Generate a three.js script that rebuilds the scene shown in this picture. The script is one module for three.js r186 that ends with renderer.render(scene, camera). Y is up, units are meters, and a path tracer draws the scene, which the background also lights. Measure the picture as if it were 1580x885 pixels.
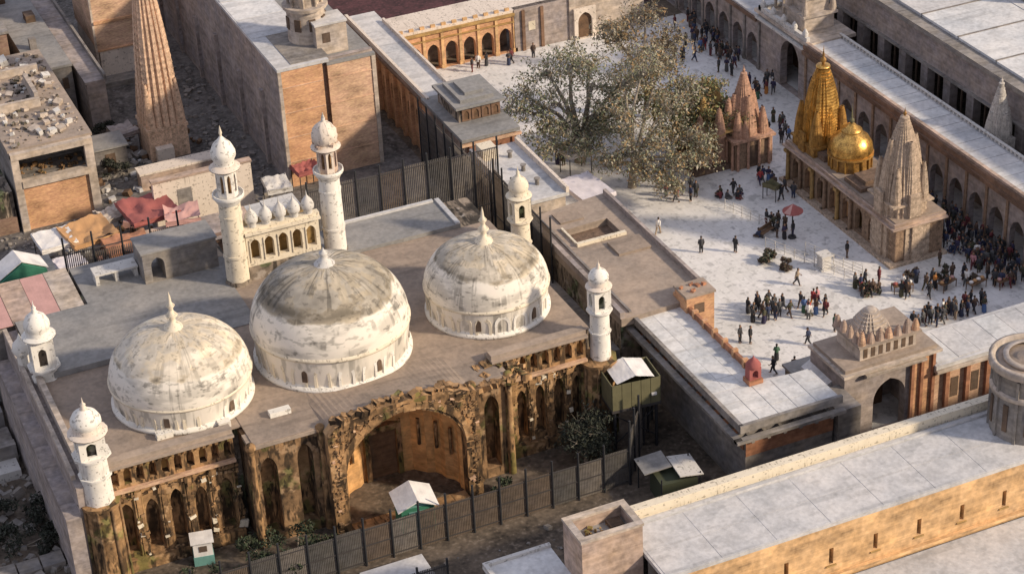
import * as THREE from 'three';
import { mergeGeometries } from 'three/addons/utils/BufferGeometryUtils.js';
import { MarchingCubes } from 'three/addons/objects/MarchingCubes.js';

// ------------------------------------------------------------------ camera, sky, sun, exposure
const scene = new THREE.Scene();
const camera = new THREE.PerspectiveCamera(15.28, 1024 / 573, 1, 900);
camera.position.set(-61.88, 96.26, 149.16);
camera.up.set(0.2449, 0.8578, -0.4520);
camera.lookAt(0, 0, 0);
const renderer = new THREE.WebGLRenderer({ antialias: true });
renderer.toneMapping = THREE.LinearToneMapping;
renderer.toneMappingExposure = 1.0;
renderer.shadowMap.enabled = true;
const SUN_EL = 27 * Math.PI / 180, SUN_AZ = [0.75, 0.66];          // the sun stands low, to the right and in front
const SUN = new THREE.Vector3(SUN_AZ[0] * Math.cos(SUN_EL), Math.sin(SUN_EL), SUN_AZ[1] * Math.cos(SUN_EL)).normalize();
{ // hazy winter sky as an equirectangular float texture
  const w = 256, h = 128, d = new Float32Array(w * h * 4);
  for (let j = 0; j < h; j++) for (let i = 0; i < w; i++) {
    const el = ((j + 0.5) / h - 0.5) * Math.PI, az = ((i + 0.5) / w - 0.5) * 2 * Math.PI;
    const dir = new THREE.Vector3(Math.cos(el) * Math.cos(az), Math.sin(el), Math.cos(el) * Math.sin(az));
    const k = Math.pow(Math.max(0, 1 - Math.abs(dir.y)), 3), g = Math.pow(Math.max(0, dir.dot(SUN)), 6);
    let c = [0.62 + 0.30 * k + 0.55 * g, 0.66 + 0.24 * k + 0.42 * g, 0.84 + 0.12 * k + 0.22 * g];
    if (dir.y < 0) c = [0.30, 0.27, 0.25];
    const o = 4 * (j * w + i); d[o] = c[0]; d[o + 1] = c[1]; d[o + 2] = c[2]; d[o + 3] = 1;
  }
  const sky = new THREE.DataTexture(d, w, h, THREE.RGBAFormat, THREE.FloatType);
  sky.mapping = THREE.EquirectangularReflectionMapping; sky.magFilter = THREE.LinearFilter; sky.minFilter = THREE.LinearFilter; sky.needsUpdate = true;
  scene.background = sky; scene.environment = sky;
}
const SKY_POWER = 0.75;
scene.backgroundIntensity = SKY_POWER; scene.environmentIntensity = SKY_POWER;
const sun = new THREE.DirectionalLight(new THREE.Color(1, 0.83, 0.62), 4.6);
sun.position.copy(SUN).multiplyScalar(200); sun.castShadow = true; sun.shadow.radius = 8;
Object.assign(sun.shadow.camera, { left: -110, right: 110, top: 110, bottom: -110, near: 1, far: 450 });
sun.shadow.mapSize.set(4096, 4096);
scene.add(sun, sun.target);

// ------------------------------------------------------------------ random numbers and noise
function rng(seed) { let s = seed >>> 0; return () => { s = (s + 0x6D2B79F5) >>> 0; let t = Math.imul(s ^ (s >>> 15), 1 | s); t = (t + Math.imul(t ^ (t >>> 7), 61 | t)) ^ t; return ((t ^ (t >>> 14)) >>> 0) / 4294967296; }; }
const hash = (x, y, s) => { let h = (Math.imul(x, 374761393) + Math.imul(y, 668265263) + Math.imul(s, 974634777)) | 0; h = Math.imul(h ^ (h >>> 13), 1274126177); return ((h ^ (h >>> 16)) >>> 0) / 4294967296; };
const smooth = (a, b, x) => { const t = Math.min(1, Math.max(0, (x - a) / (b - a))); return t * t * (3 - 2 * t); };
const mix = (a, b, t) => a + (b - a) * t;
function vnoise(u, v, px, py, s) {                                      // tileable value noise with px by py cells
  const x = u * px, y = v * py, xi = Math.floor(x), yi = Math.floor(y), fx = x - xi, fy = y - yi;
  const a = fx * fx * (3 - 2 * fx), b = fy * fy * (3 - 2 * fy), w = (i, p) => ((i % p) + p) % p;
  return mix(mix(hash(w(xi, px), w(yi, py), s), hash(w(xi + 1, px), w(yi, py), s), a), mix(hash(w(xi, px), w(yi + 1, py), s), hash(w(xi + 1, px), w(yi + 1, py), s), a), b);
}
const fbm = (u, v, px, py, s, oct = 4) => { let t = 0, a = 0.5, n = 0; for (let i = 0; i < oct; i++) { t += a * vnoise(u, v, px << i, py << i, s + i * 17); n += a; a *= 0.55; } return t / n; };
const toS = (x) => { x = Math.min(1, Math.max(0, x)); return Math.round(255 * (x <= 0.0031308 ? 12.92 * x : 1.055 * Math.pow(x, 1 / 2.4) - 0.055)); };
function tex(w, h, metres, fn) {
  const d = new Uint8Array(w * h * 4);
  for (let j = 0; j < h; j++) for (let i = 0; i < w; i++) { const c = fn((i + 0.5) / w, (j + 0.5) / h), o = 4 * (j * w + i); d[o] = toS(c[0]); d[o + 1] = toS(c[1]); d[o + 2] = toS(c[2]); d[o + 3] = 255; }
  const t = new THREE.DataTexture(d, w, h, THREE.RGBAFormat); t.colorSpace = THREE.SRGBColorSpace; t.wrapS = t.wrapT = THREE.RepeatWrapping;
  t.magFilter = THREE.LinearFilter; t.minFilter = THREE.LinearMipmapLinearFilter; t.generateMipmaps = true;
  if (metres) t.repeat.set(1 / metres, 1 / metres); t.needsUpdate = true; return t;
}
const grey = (x, warm = 0) => [x * (1 + warm), x, x * (1 - warm)];
const T = {
  lime: tex(512, 512, 7, (u, v) => {                                    // limewash with grime spots and runs
    let x = 0.95 - 0.20 * smooth(0.45, 0.8, fbm(u, v, 5, 5, 1)); const run = fbm(u, v, 34, 3, 9, 3), sp = fbm(u, v, 40, 40, 5, 2);
    x *= 1 - 0.35 * smooth(0.58, 0.8, run) * smooth(0.4, 0.7, fbm(u, v, 4, 4, 33)); x *= 1 - 0.45 * smooth(0.68, 0.82, sp); return grey(x, 0.03 * (1 - x)); }),
  stone: tex(512, 512, 8, (u, v) => {                                   // worn sandstone, uneven from course to course
    const a = fbm(u, v, 4, 4, 21), b = fbm(u, v, 24, 24, 22, 3), c = fbm(u, v, 3, 40, 23, 3);
    const x = 0.62 + 0.5 * (a - 0.5) + 0.45 * (b - 0.5) + 0.35 * (c - 0.5); const t = fbm(u, v, 6, 6, 29); return [x * (1.02 + 0.12 * (t - 0.5)), x, x * (0.98 - 0.25 * (t - 0.5))]; }),
  ruin: tex(1024, 1024, 10, (u, v) => {                                 // patchy old brick and plaster, soot, moss and pale scabs of lime
    const a = fbm(u, v, 6, 6, 41), b = fbm(u, v, 26, 26, 42, 3), c = fbm(u, v, 48, 10, 43, 3); let x = 0.55 + 0.9 * (a - 0.5) + 0.7 * (b - 0.5);
    let col = [x, x * 0.93, x * 0.82]; const soot = Math.max(smooth(0.50, 0.64, c) * smooth(0.40, 0.56, fbm(u, v, 5, 5, 47)), smooth(0.56, 0.68, fbm(u, v, 14, 4, 49))); col = col.map((k) => k * (1 - 0.78 * soot));
    const lime = smooth(0.60, 0.68, fbm(u, v, 9, 9, 55)) * smooth(0.35, 0.6, b); col = [mix(col[0], 1.0, lime * 0.7), mix(col[1], 0.98, lime * 0.75), mix(col[2], 0.95, lime * 0.8)];
    const moss = smooth(0.62, 0.75, fbm(u, v, 7, 7, 61)); return [col[0] * (1 - 0.45 * moss), col[1] * (1 - 0.25 * moss), col[2] * (1 - 0.5 * moss)]; }),
  roof: tex(1024, 1024, 16, (u, v) => {                                 // lime concrete with damp patches
    const a = fbm(u, v, 4, 4, 71), b = fbm(u, v, 60, 60, 72, 3), c = fbm(u, v, 16, 16, 73, 3);
    let x = 0.74 + 0.45 * (a - 0.5) + 0.28 * (b - 0.5); x *= 1 - 0.13 * smooth(0.52, 0.75, c); x *= 1 - 0.1 * smooth(0.66, 0.8, fbm(u, v, 40, 40, 77, 2)); x *= 1 - 0.16 * smooth(0.55, 0.75, fbm(u, v, 3, 26, 78, 3)); return [x * (1.0 + 0.1 * (a - 0.5)), x, x * (1 - 0.12 * (a - 0.5))]; }),
  paving: tex(1024, 1024, 18, (u, v) => {                               // pale stone paving, scuffed
    const a = fbm(u, v, 5, 5, 81), b = fbm(u, v, 70, 70, 82, 3), i = Math.floor(u * 24), j = Math.floor(v * 24); let x = 0.86 + 0.22 * (a - 0.5) + 0.14 * (b - 0.5) + 0.08 * (hash(i, j, 7) - 0.5);
    x *= 1 - 0.3 * smooth(0.64, 0.78, fbm(u, v, 22, 22, 85, 3)); x *= 1 - 0.22 * smooth(0.60, 0.74, fbm(u, v, 48, 48, 87, 3)); const jx = (u * 24) % 1, jy = (v * 24) % 1; if (jx < 0.06 || jy < 0.06) x *= 0.90; return [x, x * 0.995, x * (0.985 + 0.05 * (a - 0.5))]; }),
  brick: tex(1024, 1024, 6, (u, v) => {                                 // fired brick too fine to tell apart: courses only as grain
    const cu = Math.floor(v * 80), off = (cu % 2) * 0.5, bi = Math.floor(u * 26 + off); const r = hash(bi % 26, cu, 3), a = fbm(u, v, 4, 4, 91), b = fbm(u, v, 3, 14, 92, 3);
    const fv = v * 80 - cu; const joint = fv < 0.16 ? 0.85 : 1; const x = (0.66 + 0.22 * (r - 0.5) + 0.5 * (a - 0.5) + 0.4 * (b - 0.5)) * joint; return [x, x * (0.97 + 0.1 * (r - 0.5)), x * (0.94 + 0.15 * (a - 0.5))]; }),
  earth: tex(1024, 1024, 22, (u, v) => {                                // trodden earth, litter and rubble grain
    const a = fbm(u, v, 6, 6, 101), b = fbm(u, v, 90, 90, 102, 2), c = fbm(u, v, 30, 30, 103, 3); let x = 0.5 + 0.6 * (a - 0.5) + 0.5 * (b - 0.5) + 0.5 * (c - 0.5); const l = smooth(0.74, 0.8, b);
    return [mix(x, 0.95, l * 0.6), mix(x * 0.95, 0.95, l * 0.6), mix(x * 0.88, 0.95, l * 0.6)]; }),
  cloth: tex(256, 256, 3, (u, v) => { const x = 0.85 + 0.3 * (fbm(u, v, 5, 5, 111) - 0.5) + 0.12 * (fbm(u, v, 40, 3, 112) - 0.5); return grey(x, 0.01); }),
  gold: tex(512, 512, 3, (u, v) => { const a = fbm(u, v, 8, 8, 121), b = fbm(u, v, 40, 40, 122, 2); const x = 0.70 + 0.9 * (a - 0.5) + 0.7 * (b - 0.5); return [x, x * (0.96 + 0.1 * (a - 0.5)), x * 0.9]; }),
  carved: tex(512, 512, 3, (u, v) => {                                  // soot and dust on carved stone
    const a = fbm(u, v, 12, 12, 131, 3), b = fbm(u, v, 40, 40, 132, 2), c = fbm(u, v, 20, 3, 133, 3); const x = 0.66 + 0.6 * (a - 0.5) + 0.5 * (b - 0.5) + 0.35 * (c - 0.5); return [x, x * 0.97, x * 0.92]; }),
};
const bump = (() => { const t = tex(512, 512, 4, (u, v) => grey(0.5 + 0.7 * (fbm(u, v, 12, 12, 141, 5) - 0.5))); t.colorSpace = THREE.NoColorSpace; return t; })();

// weathered limewash over whole domes: u runs round the dome, v up its profile
function domeTex(seed, edge, dark, petals) {
  return tex(1024, 512, 0, (u, v) => {
    const n = fbm(u, v, 14, 8, seed, 5), f = fbm(u, v, 64, 34, seed + 3, 4), st = fbm(u, v, 60, 6, seed + 5, 3), s2 = fbm(u, v, 30, 12, seed + 7, 4), big = fbm(u, v, 5, 4, seed + 21, 3);
    const above = smooth(edge - 0.02, edge + 0.02, v + 0.20 * (fbm(u, v, 8, 2, seed + 9, 3) - 0.5) + 0.06 * (s2 - 0.5));   // the fresh limewash stops along a ragged line
    let lo = 0.96 - 0.30 * smooth(0.50, 0.72, n) - 0.34 * smooth(0.58, 0.74, f); lo *= 1 - 0.45 * smooth(0.62, 0.74, s2) * smooth(0.45, 0.6, st);
    const mot = 1.5 * (n - 0.5) + 0.5 * (s2 - 0.5); let hi = mix(0.82, 0.44, dark * smooth(0.32, 0.56, big + 0.35 * (dark - 0.3))) + 0.5 * mot * (1 - 0.3 * dark); hi *= 1 - 0.32 * smooth(0.56, 0.72, f) - 0.2 * smooth(0.5, 0.7, st) * smooth(0.4, 0.6, n);
    const ring = Math.exp(-Math.pow((v - edge - 0.06) / 0.06, 2)) * smooth(0.40, 0.60, s2 * 0.6 + big * 0.4); hi *= 1 - 0.6 * ring; const runs = smooth(0.52, 0.66, fbm(u, v, 110, 2, seed + 31, 3)) * smooth(0.42, 0.58, fbm(u, v, 16, 5, seed + 33, 3)); hi *= 1 - (0.12 + 0.36 * dark) * runs; lo *= 1 - 0.38 * runs * smooth(0.4, 0.55, n);         // soot band over the limewash edge
    let x = mix(lo, hi, above); let w = mix(0.02, 0.055 + 0.05 * smooth(0.45, 0.6, s2), above);
    if (petals && v > 0.82 && v < 0.965) { const p = Math.abs(((u * petals) % 1) - 0.5) * 2, k = (v - 0.82) / 0.145; const e = Math.abs(p - (1 - k * k)); x *= 1 - 0.4 * smooth(0.25, 0.05, e) * smooth(0.42, 0.55, n + 0.05); }   // worn painted petals round the crown
    return [x * (1 + w), x, x * (1 - 1.6 * w)];
  });
}

// ------------------------------------------------------------------ materials (linear base colours)
const std = (r, g, b, map, rough = 0.9, { noBump, ...o } = {}) => { const m = new THREE.MeshStandardMaterial({ map: map || null, roughness: rough, metalness: 0, side: THREE.DoubleSide, ...o }); m.color.setRGB(r, g, b); if (map && !noBump) { m.bumpMap = bump; m.bumpScale = o.bumpScale || 0.04; } return m; };
const M = {
  earth: std(0.22, 0.18, 0.145, T.earth), lane: std(0.24, 0.23, 0.23, T.earth), paving: std(0.77, 0.755, 0.74, T.paving, 0.7, { bumpScale: 0.008 }), maroon: std(0.12, 0.045, 0.055, T.earth),
  lime: std(0.78, 0.75, 0.69, T.lime), limeGrey: std(0.60, 0.58, 0.55, T.lime), limeCream: std(0.74, 0.66, 0.52, T.lime),
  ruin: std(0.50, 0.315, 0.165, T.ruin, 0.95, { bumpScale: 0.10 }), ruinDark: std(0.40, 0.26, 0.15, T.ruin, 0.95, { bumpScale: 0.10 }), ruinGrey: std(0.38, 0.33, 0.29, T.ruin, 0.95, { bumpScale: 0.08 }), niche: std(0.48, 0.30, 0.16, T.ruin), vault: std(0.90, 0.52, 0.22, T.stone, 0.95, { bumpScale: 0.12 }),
  roofBrown: std(0.40, 0.315, 0.25, T.roof), roofGrey: std(0.34, 0.33, 0.32, T.roof), roofPale: std(0.70, 0.69, 0.69, T.roof), roofWhite: std(0.80, 0.80, 0.80, T.roof), roofTan: std(0.45, 0.36, 0.29, T.roof),
  wallGrey: std(0.34, 0.315, 0.295, T.stone), wallMauve: std(0.46, 0.40, 0.38, T.stone), wallDark: std(0.31, 0.285, 0.27, T.stone), stonePink: std(0.60, 0.46, 0.38, T.stone), stonePale: std(0.66, 0.57, 0.49, T.stone),
  brick: std(0.80, 0.47, 0.27, T.brick), brickPale: std(0.80, 0.54, 0.37, T.brick), brickBrown: std(0.36, 0.24, 0.18, T.brick), orange: std(0.86, 0.56, 0.29, T.stone), redStone: std(0.50, 0.24, 0.14, T.stone),
  plaster: std(0.72, 0.63, 0.54, T.lime), trim: std(0.27, 0.165, 0.11, T.stone), ochre: std(0.55, 0.36, 0.14, T.stone),
  shikhara: std(0.84, 0.60, 0.44, T.carved), stoneSpire: std(0.60, 0.48, 0.38, T.carved), redSpire: std(0.60, 0.37, 0.27, T.carved), whiteSpire: std(0.66, 0.63, 0.60, T.carved), templeStone: std(0.38, 0.265, 0.185, T.carved), dkStone: std(0.22, 0.15, 0.11, T.carved),
  gold: std(0.82, 0.50, 0.15, T.gold, 0.36, { metalness: 0.8, bumpScale: 0.04 }), goldPaint: std(0.48, 0.27, 0.075, T.gold, 0.6, { metalness: 0.3 }),
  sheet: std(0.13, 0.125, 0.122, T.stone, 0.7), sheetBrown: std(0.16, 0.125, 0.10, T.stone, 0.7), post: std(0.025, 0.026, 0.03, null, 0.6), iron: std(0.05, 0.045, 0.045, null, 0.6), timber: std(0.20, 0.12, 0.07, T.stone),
  dark: std(0.17, 0.115, 0.08, T.stone), interior: std(0.34, 0.28, 0.235, T.stone),  // dark colours solid panels as the shade inside openings, plus doors and hatches
  clothRed: std(0.36, 0.11, 0.10, T.cloth), clothPink: std(0.58, 0.34, 0.31, T.cloth), clothOrange: std(0.56, 0.32, 0.15, T.cloth), clothWhite: std(0.82, 0.80, 0.78, T.cloth), clothGreen: std(0.04, 0.20, 0.13, T.cloth), clothOlive: std(0.15, 0.14, 0.075, T.cloth), clothLilac: std(0.72, 0.68, 0.72, T.cloth), clothTeal: std(0.16, 0.36, 0.33, T.cloth), clothBlue: std(0.10, 0.14, 0.26, T.cloth),
  leafDark: std(0.05, 0.058, 0.032, null, 0.9), bark: std(0.40, 0.35, 0.29, T.stone),
};

// ------------------------------------------------------------------ building helpers
const used = new Map();
const numbered = (n) => { const k = used.get(n) || 0; used.set(n, k + 1); return k ? n + '_' + String(k).padStart(3, '0') : n; };
function prep(g, keepUv) {                                              // plain triangles; uv in metres on the dominant plane of each face
  if (g.index) g = g.toNonIndexed();
  for (const k of Object.keys(g.attributes)) if (!['position', 'normal', 'uv', 'color'].includes(k)) g.deleteAttribute(k);
  if (!g.attributes.normal) g.computeVertexNormals();
  if (keepUv && g.attributes.uv) return g;
  const p = g.attributes.position, uv = new Float32Array(p.count * 2), a = new THREE.Vector3(), b = new THREE.Vector3(), c = new THREE.Vector3();
  for (let i = 0; i < p.count; i += 3) {
    a.fromBufferAttribute(p, i); b.fromBufferAttribute(p, i + 1); c.fromBufferAttribute(p, i + 2);
    const n = b.clone().sub(a).cross(c.clone().sub(a)), x = Math.abs(n.x), y = Math.abs(n.y), z = Math.abs(n.z);
    [a, b, c].forEach((q, k) => { const s = (y >= x && y >= z) ? [q.x, q.z] : x > z ? [q.z, q.y] : [q.x, q.y]; uv[2 * (i + k)] = s[0]; uv[2 * (i + k) + 1] = s[1]; });
  }
  g.setAttribute('uv', new THREE.BufferAttribute(uv, 2)); return g;
}
const SPLIT = new Set(['corner_strip', 'ring', 'roof_slab', 'bracket', 'window', 'roof_wall', 'red_band', 'parapet', 'eave', 'slab_kerb', 'side_parapet', 'saffron_cloth', 'roof', 'hall_roof', 'light_well_kerb', 'slit_frame', 'archivolt', 'post', 'side_canvas', 'seam', 'brick_band', 'trim', 'rail', 'cornice', 'slab', 'step', 'block', 'roof_hatch', 'red_front', 'valance', 'red_rail', 'band', 'base_box', 'kiosk_post', 'frame', 'portal_block', 'buttress', 'canvas', 'string_course', 'inner_wall', 'side_step', 'porch_roof', 'arch_rim', 'back_wall', 'corner_shaft', 'side_wall', 'ledge', 'coping', 'window_frame']);
const LOOSE = new Set(['rubble_crest', 'stone_heap', 'fallen_brick', 'debris', 'crest']);
function part(name, geos, m, parent, opt = {}) {
  if (SPLIT.has(name) && parent && parent !== scene && Array.isArray(geos)) { let last; for (const g of geos.flat(3)) last = part(name, g, m, parent, opt); return last; }
  geos = (Array.isArray(geos) ? geos.flat(3) : [geos]).map((g) => prep(g, opt.keepUv));
  const mesh = new THREE.Mesh(geos.length > 1 ? mergeGeometries(geos) : geos[0], m);
  mesh.name = parent && parent !== scene ? name : numbered(name); mesh.castShadow = mesh.receiveShadow = true; if (LOOSE.has(name)) mesh.userData.kind = 'stuff'; (parent || scene).add(mesh); return mesh;
}
function thing(name, label, category, x = 0, y = 0, z = 0, turn = 0, group) {
  const o = new THREE.Group(); o.name = numbered(name); scene.add(o); o.position.set(x, y, z); o.rotation.y = turn;
  o.userData = { label, category }; if (group) o.userData.group = group; return o;
}
const tag = (o, label, category, group) => { o.userData = { ...o.userData, label, category }; if (group) o.userData.group = group; return o; };
const struct = (name, g, m) => { const o = part(name, g, m, scene); o.userData.kind = 'structure'; return o; };
const stuff = (o) => { o.userData.kind = 'stuff'; return o; };
function sub(name, parent, x = 0, y = 0, z = 0, ry = 0) { const g = new THREE.Group(); g.name = name; g.position.set(x, y, z); g.rotation.y = ry; parent.add(g); return g; }
function dup(root, x, y, z, turn, label) { const r = root.clone(); r.name = numbered(root.name.replace(/_\d+$/, '')); r.userData = { ...root.userData }; scene.add(r); r.position.set(x, y, z); if (turn !== undefined) r.rotation.y = turn; if (label) r.userData.label = label; return r; }
const box = (x0, x1, y0, y1, z0, z1) => new THREE.BoxGeometry(x1 - x0, y1 - y0, z1 - z0).translate((x0 + x1) / 2, (y0 + y1) / 2, (z0 + z1) / 2);
const cyl = (r0, r1, h, x, y, z, n = 12) => new THREE.CylinderGeometry(r1, r0, h, n).translate(x, y + h / 2, z);
const lathe = (pts, n = 32) => new THREE.LatheGeometry(pts.map(([r, y]) => new THREE.Vector2(r, y)), n);
const ball = (r, x, y, z, sx = 1, sy = 1, sz = 1) => new THREE.SphereGeometry(r, 12, 9).scale(sx, sy, sz).translate(x, y, z);
function bar(a, b, r0, r1 = r0, n = 6) { const A = new THREE.Vector3(...a), B = new THREE.Vector3(...b), d = B.clone().sub(A), g = new THREE.CylinderGeometry(r1, r0, d.length(), n); g.applyQuaternion(new THREE.Quaternion().setFromUnitVectors(new THREE.Vector3(0, 1, 0), d.clone().normalize())); const m = A.add(B).multiplyScalar(0.5); return g.translate(m.x, m.y, m.z); }
function archOutline(P, cx, y0, w, h, spring) { P.moveTo(cx - w / 2, y0); P.lineTo(cx - w / 2, spring); P.quadraticCurveTo(cx - w / 2, mix(spring, h, 0.75), cx, h); P.quadraticCurveTo(cx + w / 2, mix(spring, h, 0.75), cx + w / 2, spring); P.lineTo(cx + w / 2, y0); P.closePath(); }
// a wall w by h by t, front face at z = 0 and looking to +z, with arched or square openings {x, y, w, h, a}
function wall(w, h, t, holes, y0 = 0) {
  const s = new THREE.Shape(); s.moveTo(0, y0); s.lineTo(w, y0); s.lineTo(w, h); s.lineTo(0, h); s.closePath();
  for (const o of holes) { const p = new THREE.Path(); if (o.a === 0) { p.moveTo(o.x - o.w / 2, o.y); p.lineTo(o.x - o.w / 2, o.y + o.h); p.lineTo(o.x + o.w / 2, o.y + o.h); p.lineTo(o.x + o.w / 2, o.y); p.closePath(); } else archOutline(p, o.x, o.y, o.w, o.y + o.h, o.y + o.h * (o.a || 0.6)); s.holes.push(p); }
  return new THREE.ExtrudeGeometry(s, { depth: t, bevelEnabled: false, curveSegments: 6 }).translate(0, 0, -t);
}
const L = (g, x, z, y = 0) => g.rotateY(-Math.PI / 2).translate(x, y, z);   // a wall built facing +z, turned to face -x, running towards +z from (x, z)
// stepped-plan temple tower: half-width w at the foot, height h, bowed by the exponent
function tower(w, h, { layers = 26, top = 0.2, bow = 1.7, step = 0.05, plan = 0 } = {}) {
  const q = plan === 0 ? [[1, 0.34], [0.9, 0.34], [0.9, 0.58], [0.78, 0.58], [0.78, 0.78]] : [[1, 0.26], [0.93, 0.26], [0.93, 0.48], [0.83, 0.48], [0.83, 0.66], [0.7, 0.7]];
  if (plan === 2) q.splice(0, q.length, [1, 0.1], [0.84, 0.14], [0.84, 0.22], [0.95, 0.26], [0.95, 0.4], [0.78, 0.44], [0.78, 0.52], [0.86, 0.56], [0.86, 0.66], [0.72, 0.7]);
  const side = [...q, ...q.slice(0, -1).reverse().map(([a, b]) => [b, a])], ring = [];
  for (let k = 0; k < 4; k++) { const c = [1, 0, -1, 0][k], s = [0, 1, 0, -1][k]; side.forEach(([a, b]) => ring.push([a * c - b * s, a * s + b * c])); const n = side.length; void n; }
  const lv = []; for (let i = 0; i <= layers; i++) { const t = i / layers, r = w * (1 - (1 - top) * Math.pow(t, bow)); lv.push([r, h * t]); if (i < layers) lv.push([r * (1 - step), h * (t + 0.62 / layers)], [r * (1 - step), h * (t + 0.98 / layers)]); }
  const P = [], N = ring.length;
  for (let i = 0; i < lv.length - 1; i++) for (let j = 0; j < N; j++) {
    const a = ring[j], b = ring[(j + 1) % N], [r0, y0] = lv[i], [r1, y1] = lv[i + 1];
    const A = [a[0] * r0, y0, a[1] * r0], B = [b[0] * r0, y0, b[1] * r0], C = [b[0] * r1, y1, b[1] * r1], D = [a[0] * r1, y1, a[1] * r1]; P.push(...A, ...D, ...C, ...A, ...C, ...B);
  }
  const g = new THREE.BufferGeometry(); g.setAttribute('position', new THREE.Float32BufferAttribute(P, 3)); g.computeVertexNormals(); return g;
}
const amalaka = (r, y) => { const g = [lathe([[0, y], [r * 0.6, y], [r * 0.98, y + r * 0.2], [r, y + r * 0.32], [r * 0.9, y + r * 0.5], [r * 0.45, y + r * 0.62], [0, y + r * 0.62]], 20)]; return g; };
const kalasha = (r, y, k = 1) => lathe([[0, y], [r * 0.35, y], [r * 0.3, y + r * 0.3], [r * 0.7, y + r * 0.9], [r * 0.62, y + r * 1.4], [r * 0.2, y + r * 1.8], [r * 0.32, y + r * 2.1], [r * 0.12, y + r * 2.5 * k], [0.01, y + r * 3.6 * k]], 12);
function clump(list, m, parent, name, seed, spread, n, size, opt = {}) { // leafy clumps: many small folded leaves round the points of the list
  const R = rng(seed), P = [], C = [], col = opt.col || [[0.07, 0.08, 0.04], [0.12, 0.12, 0.06], [0.16, 0.13, 0.07]];
  const v = new THREE.Vector3(), e1 = new THREE.Vector3(), e2 = new THREE.Vector3();
  for (const [x, y, z, s = 1, bias = 0] of list) for (let i = 0; i < n; i++) {
    do { v.set(R() * 2 - 1, R() * 2 - 1, R() * 2 - 1); } while (v.lengthSq() > 1); v.multiplyScalar(spread * s * (0.6 + 0.4 * R())); v.x += x; v.y = v.y * 0.75 + y; v.z += z;
    e1.set(R() - 0.5, R() - 0.5, R() - 0.5).normalize(); e2.set(R() - 0.5, R() - 0.5, R() - 0.5).cross(e1).normalize(); const L1 = size * (0.6 + 0.8 * R()), L2 = L1 * 0.4;
    const c = col[Math.min(col.length - 1, Math.max(0, Math.floor(R() * col.length + bias)))], k = 0.75 + 0.5 * R();
    const a = v.clone().addScaledVector(e1, L1), b = v.clone().addScaledVector(e2, L2), d = v.clone().addScaledVector(e2, -L2), f = v.clone().addScaledVector(e1, -L1);
    for (const q of [a, b, d, f, d, b]) { P.push(q.x, q.y, q.z); C.push(c[0] * k, c[1] * k, c[2] * k); }
  }
  const g = new THREE.BufferGeometry(); g.setAttribute('position', new THREE.Float32BufferAttribute(P, 3)); g.setAttribute('color', new THREE.Float32BufferAttribute(C, 3)); g.computeVertexNormals();
  return part(name, g, m, parent);
}
M.roofWhite2 = std(0.75, 0.75, 0.75, T.roof);
M.leaf = std(1, 1, 1, null, 0.85, { vertexColors: true });
function rubble(seed, n, x0, x1, z0, z1, y, s0, s1) { const R = rng(seed), g = []; for (let i = 0; i < n; i++) { const s = mix(s0, s1, R() * R()), b = new THREE.BoxGeometry(s, s * (0.4 + 0.6 * R()), s * (0.5 + 0.8 * R())); b.rotateX((R() - 0.5) * 0.7).rotateZ((R() - 0.5) * 0.7).rotateY(R() * 6.3).translate(mix(x0, x1, R()), y + s * 0.2, mix(z0, z1, R())); g.push(b); } return g; }
// a sagging sheet of cloth over corner points, with folds
function sheet(w, d, h, sag, fold, seed, nx = 16, nz = 12, th = 0.02) {
  const f = (u, v) => h - sag * 4 * u * (1 - u) * 4 * v * (1 - v) + fold * (fbm(u, v, 4, 4, seed, 3) - 0.5) * 2; const top = new THREE.PlaneGeometry(w, d, nx, nz).rotateX(-Math.PI / 2), p = top.attributes.position;
  for (let i = 0; i < p.count; i++) p.setY(i, f(p.getX(i) / w + 0.5, p.getZ(i) / d + 0.5)); top.computeVertexNormals(); void th; return top;
}
const D2 = Math.PI / 180;

// ------------------------------------------------------------------ the setting
struct('ground', new THREE.PlaneGeometry(900, 900).rotateX(-Math.PI / 2), M.earth);
struct('courtyard_floor', box(6, 41, -0.2, 0.03, -45, 33.5), M.paving);
struct('lane', box(-43.6, 2, -0.2, 0.012, -90, -6), M.lane);
struct('temple_terrace', box(41.02, 48.1, -0.2, 0.02, -60, 60), M.paving);
struct('maroon_yard', box(6, 40, -0.2, 0.02, -80, -50), M.maroon);
stuff(tag(part('rubble_field', [rubble(3, 260, -50, -43.6, -8, 22, 0, 0.25, 1.1), rubble(4, 160, -28.5, -22, -47, -35, 0, 0.2, 1.0), rubble(5, 120, -44, -2, 33, 41, 0, 0.15, 0.7), rubble(6, 160, -42, -30, -31, -22, 0, 0.15, 0.6), rubble(8, 200, -16, -12, -60, -24, 0, 0.15, 0.7)], M.wallGrey), 'grey stone rubble lying on the open ground and in the alleys', 'rubble'));

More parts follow.
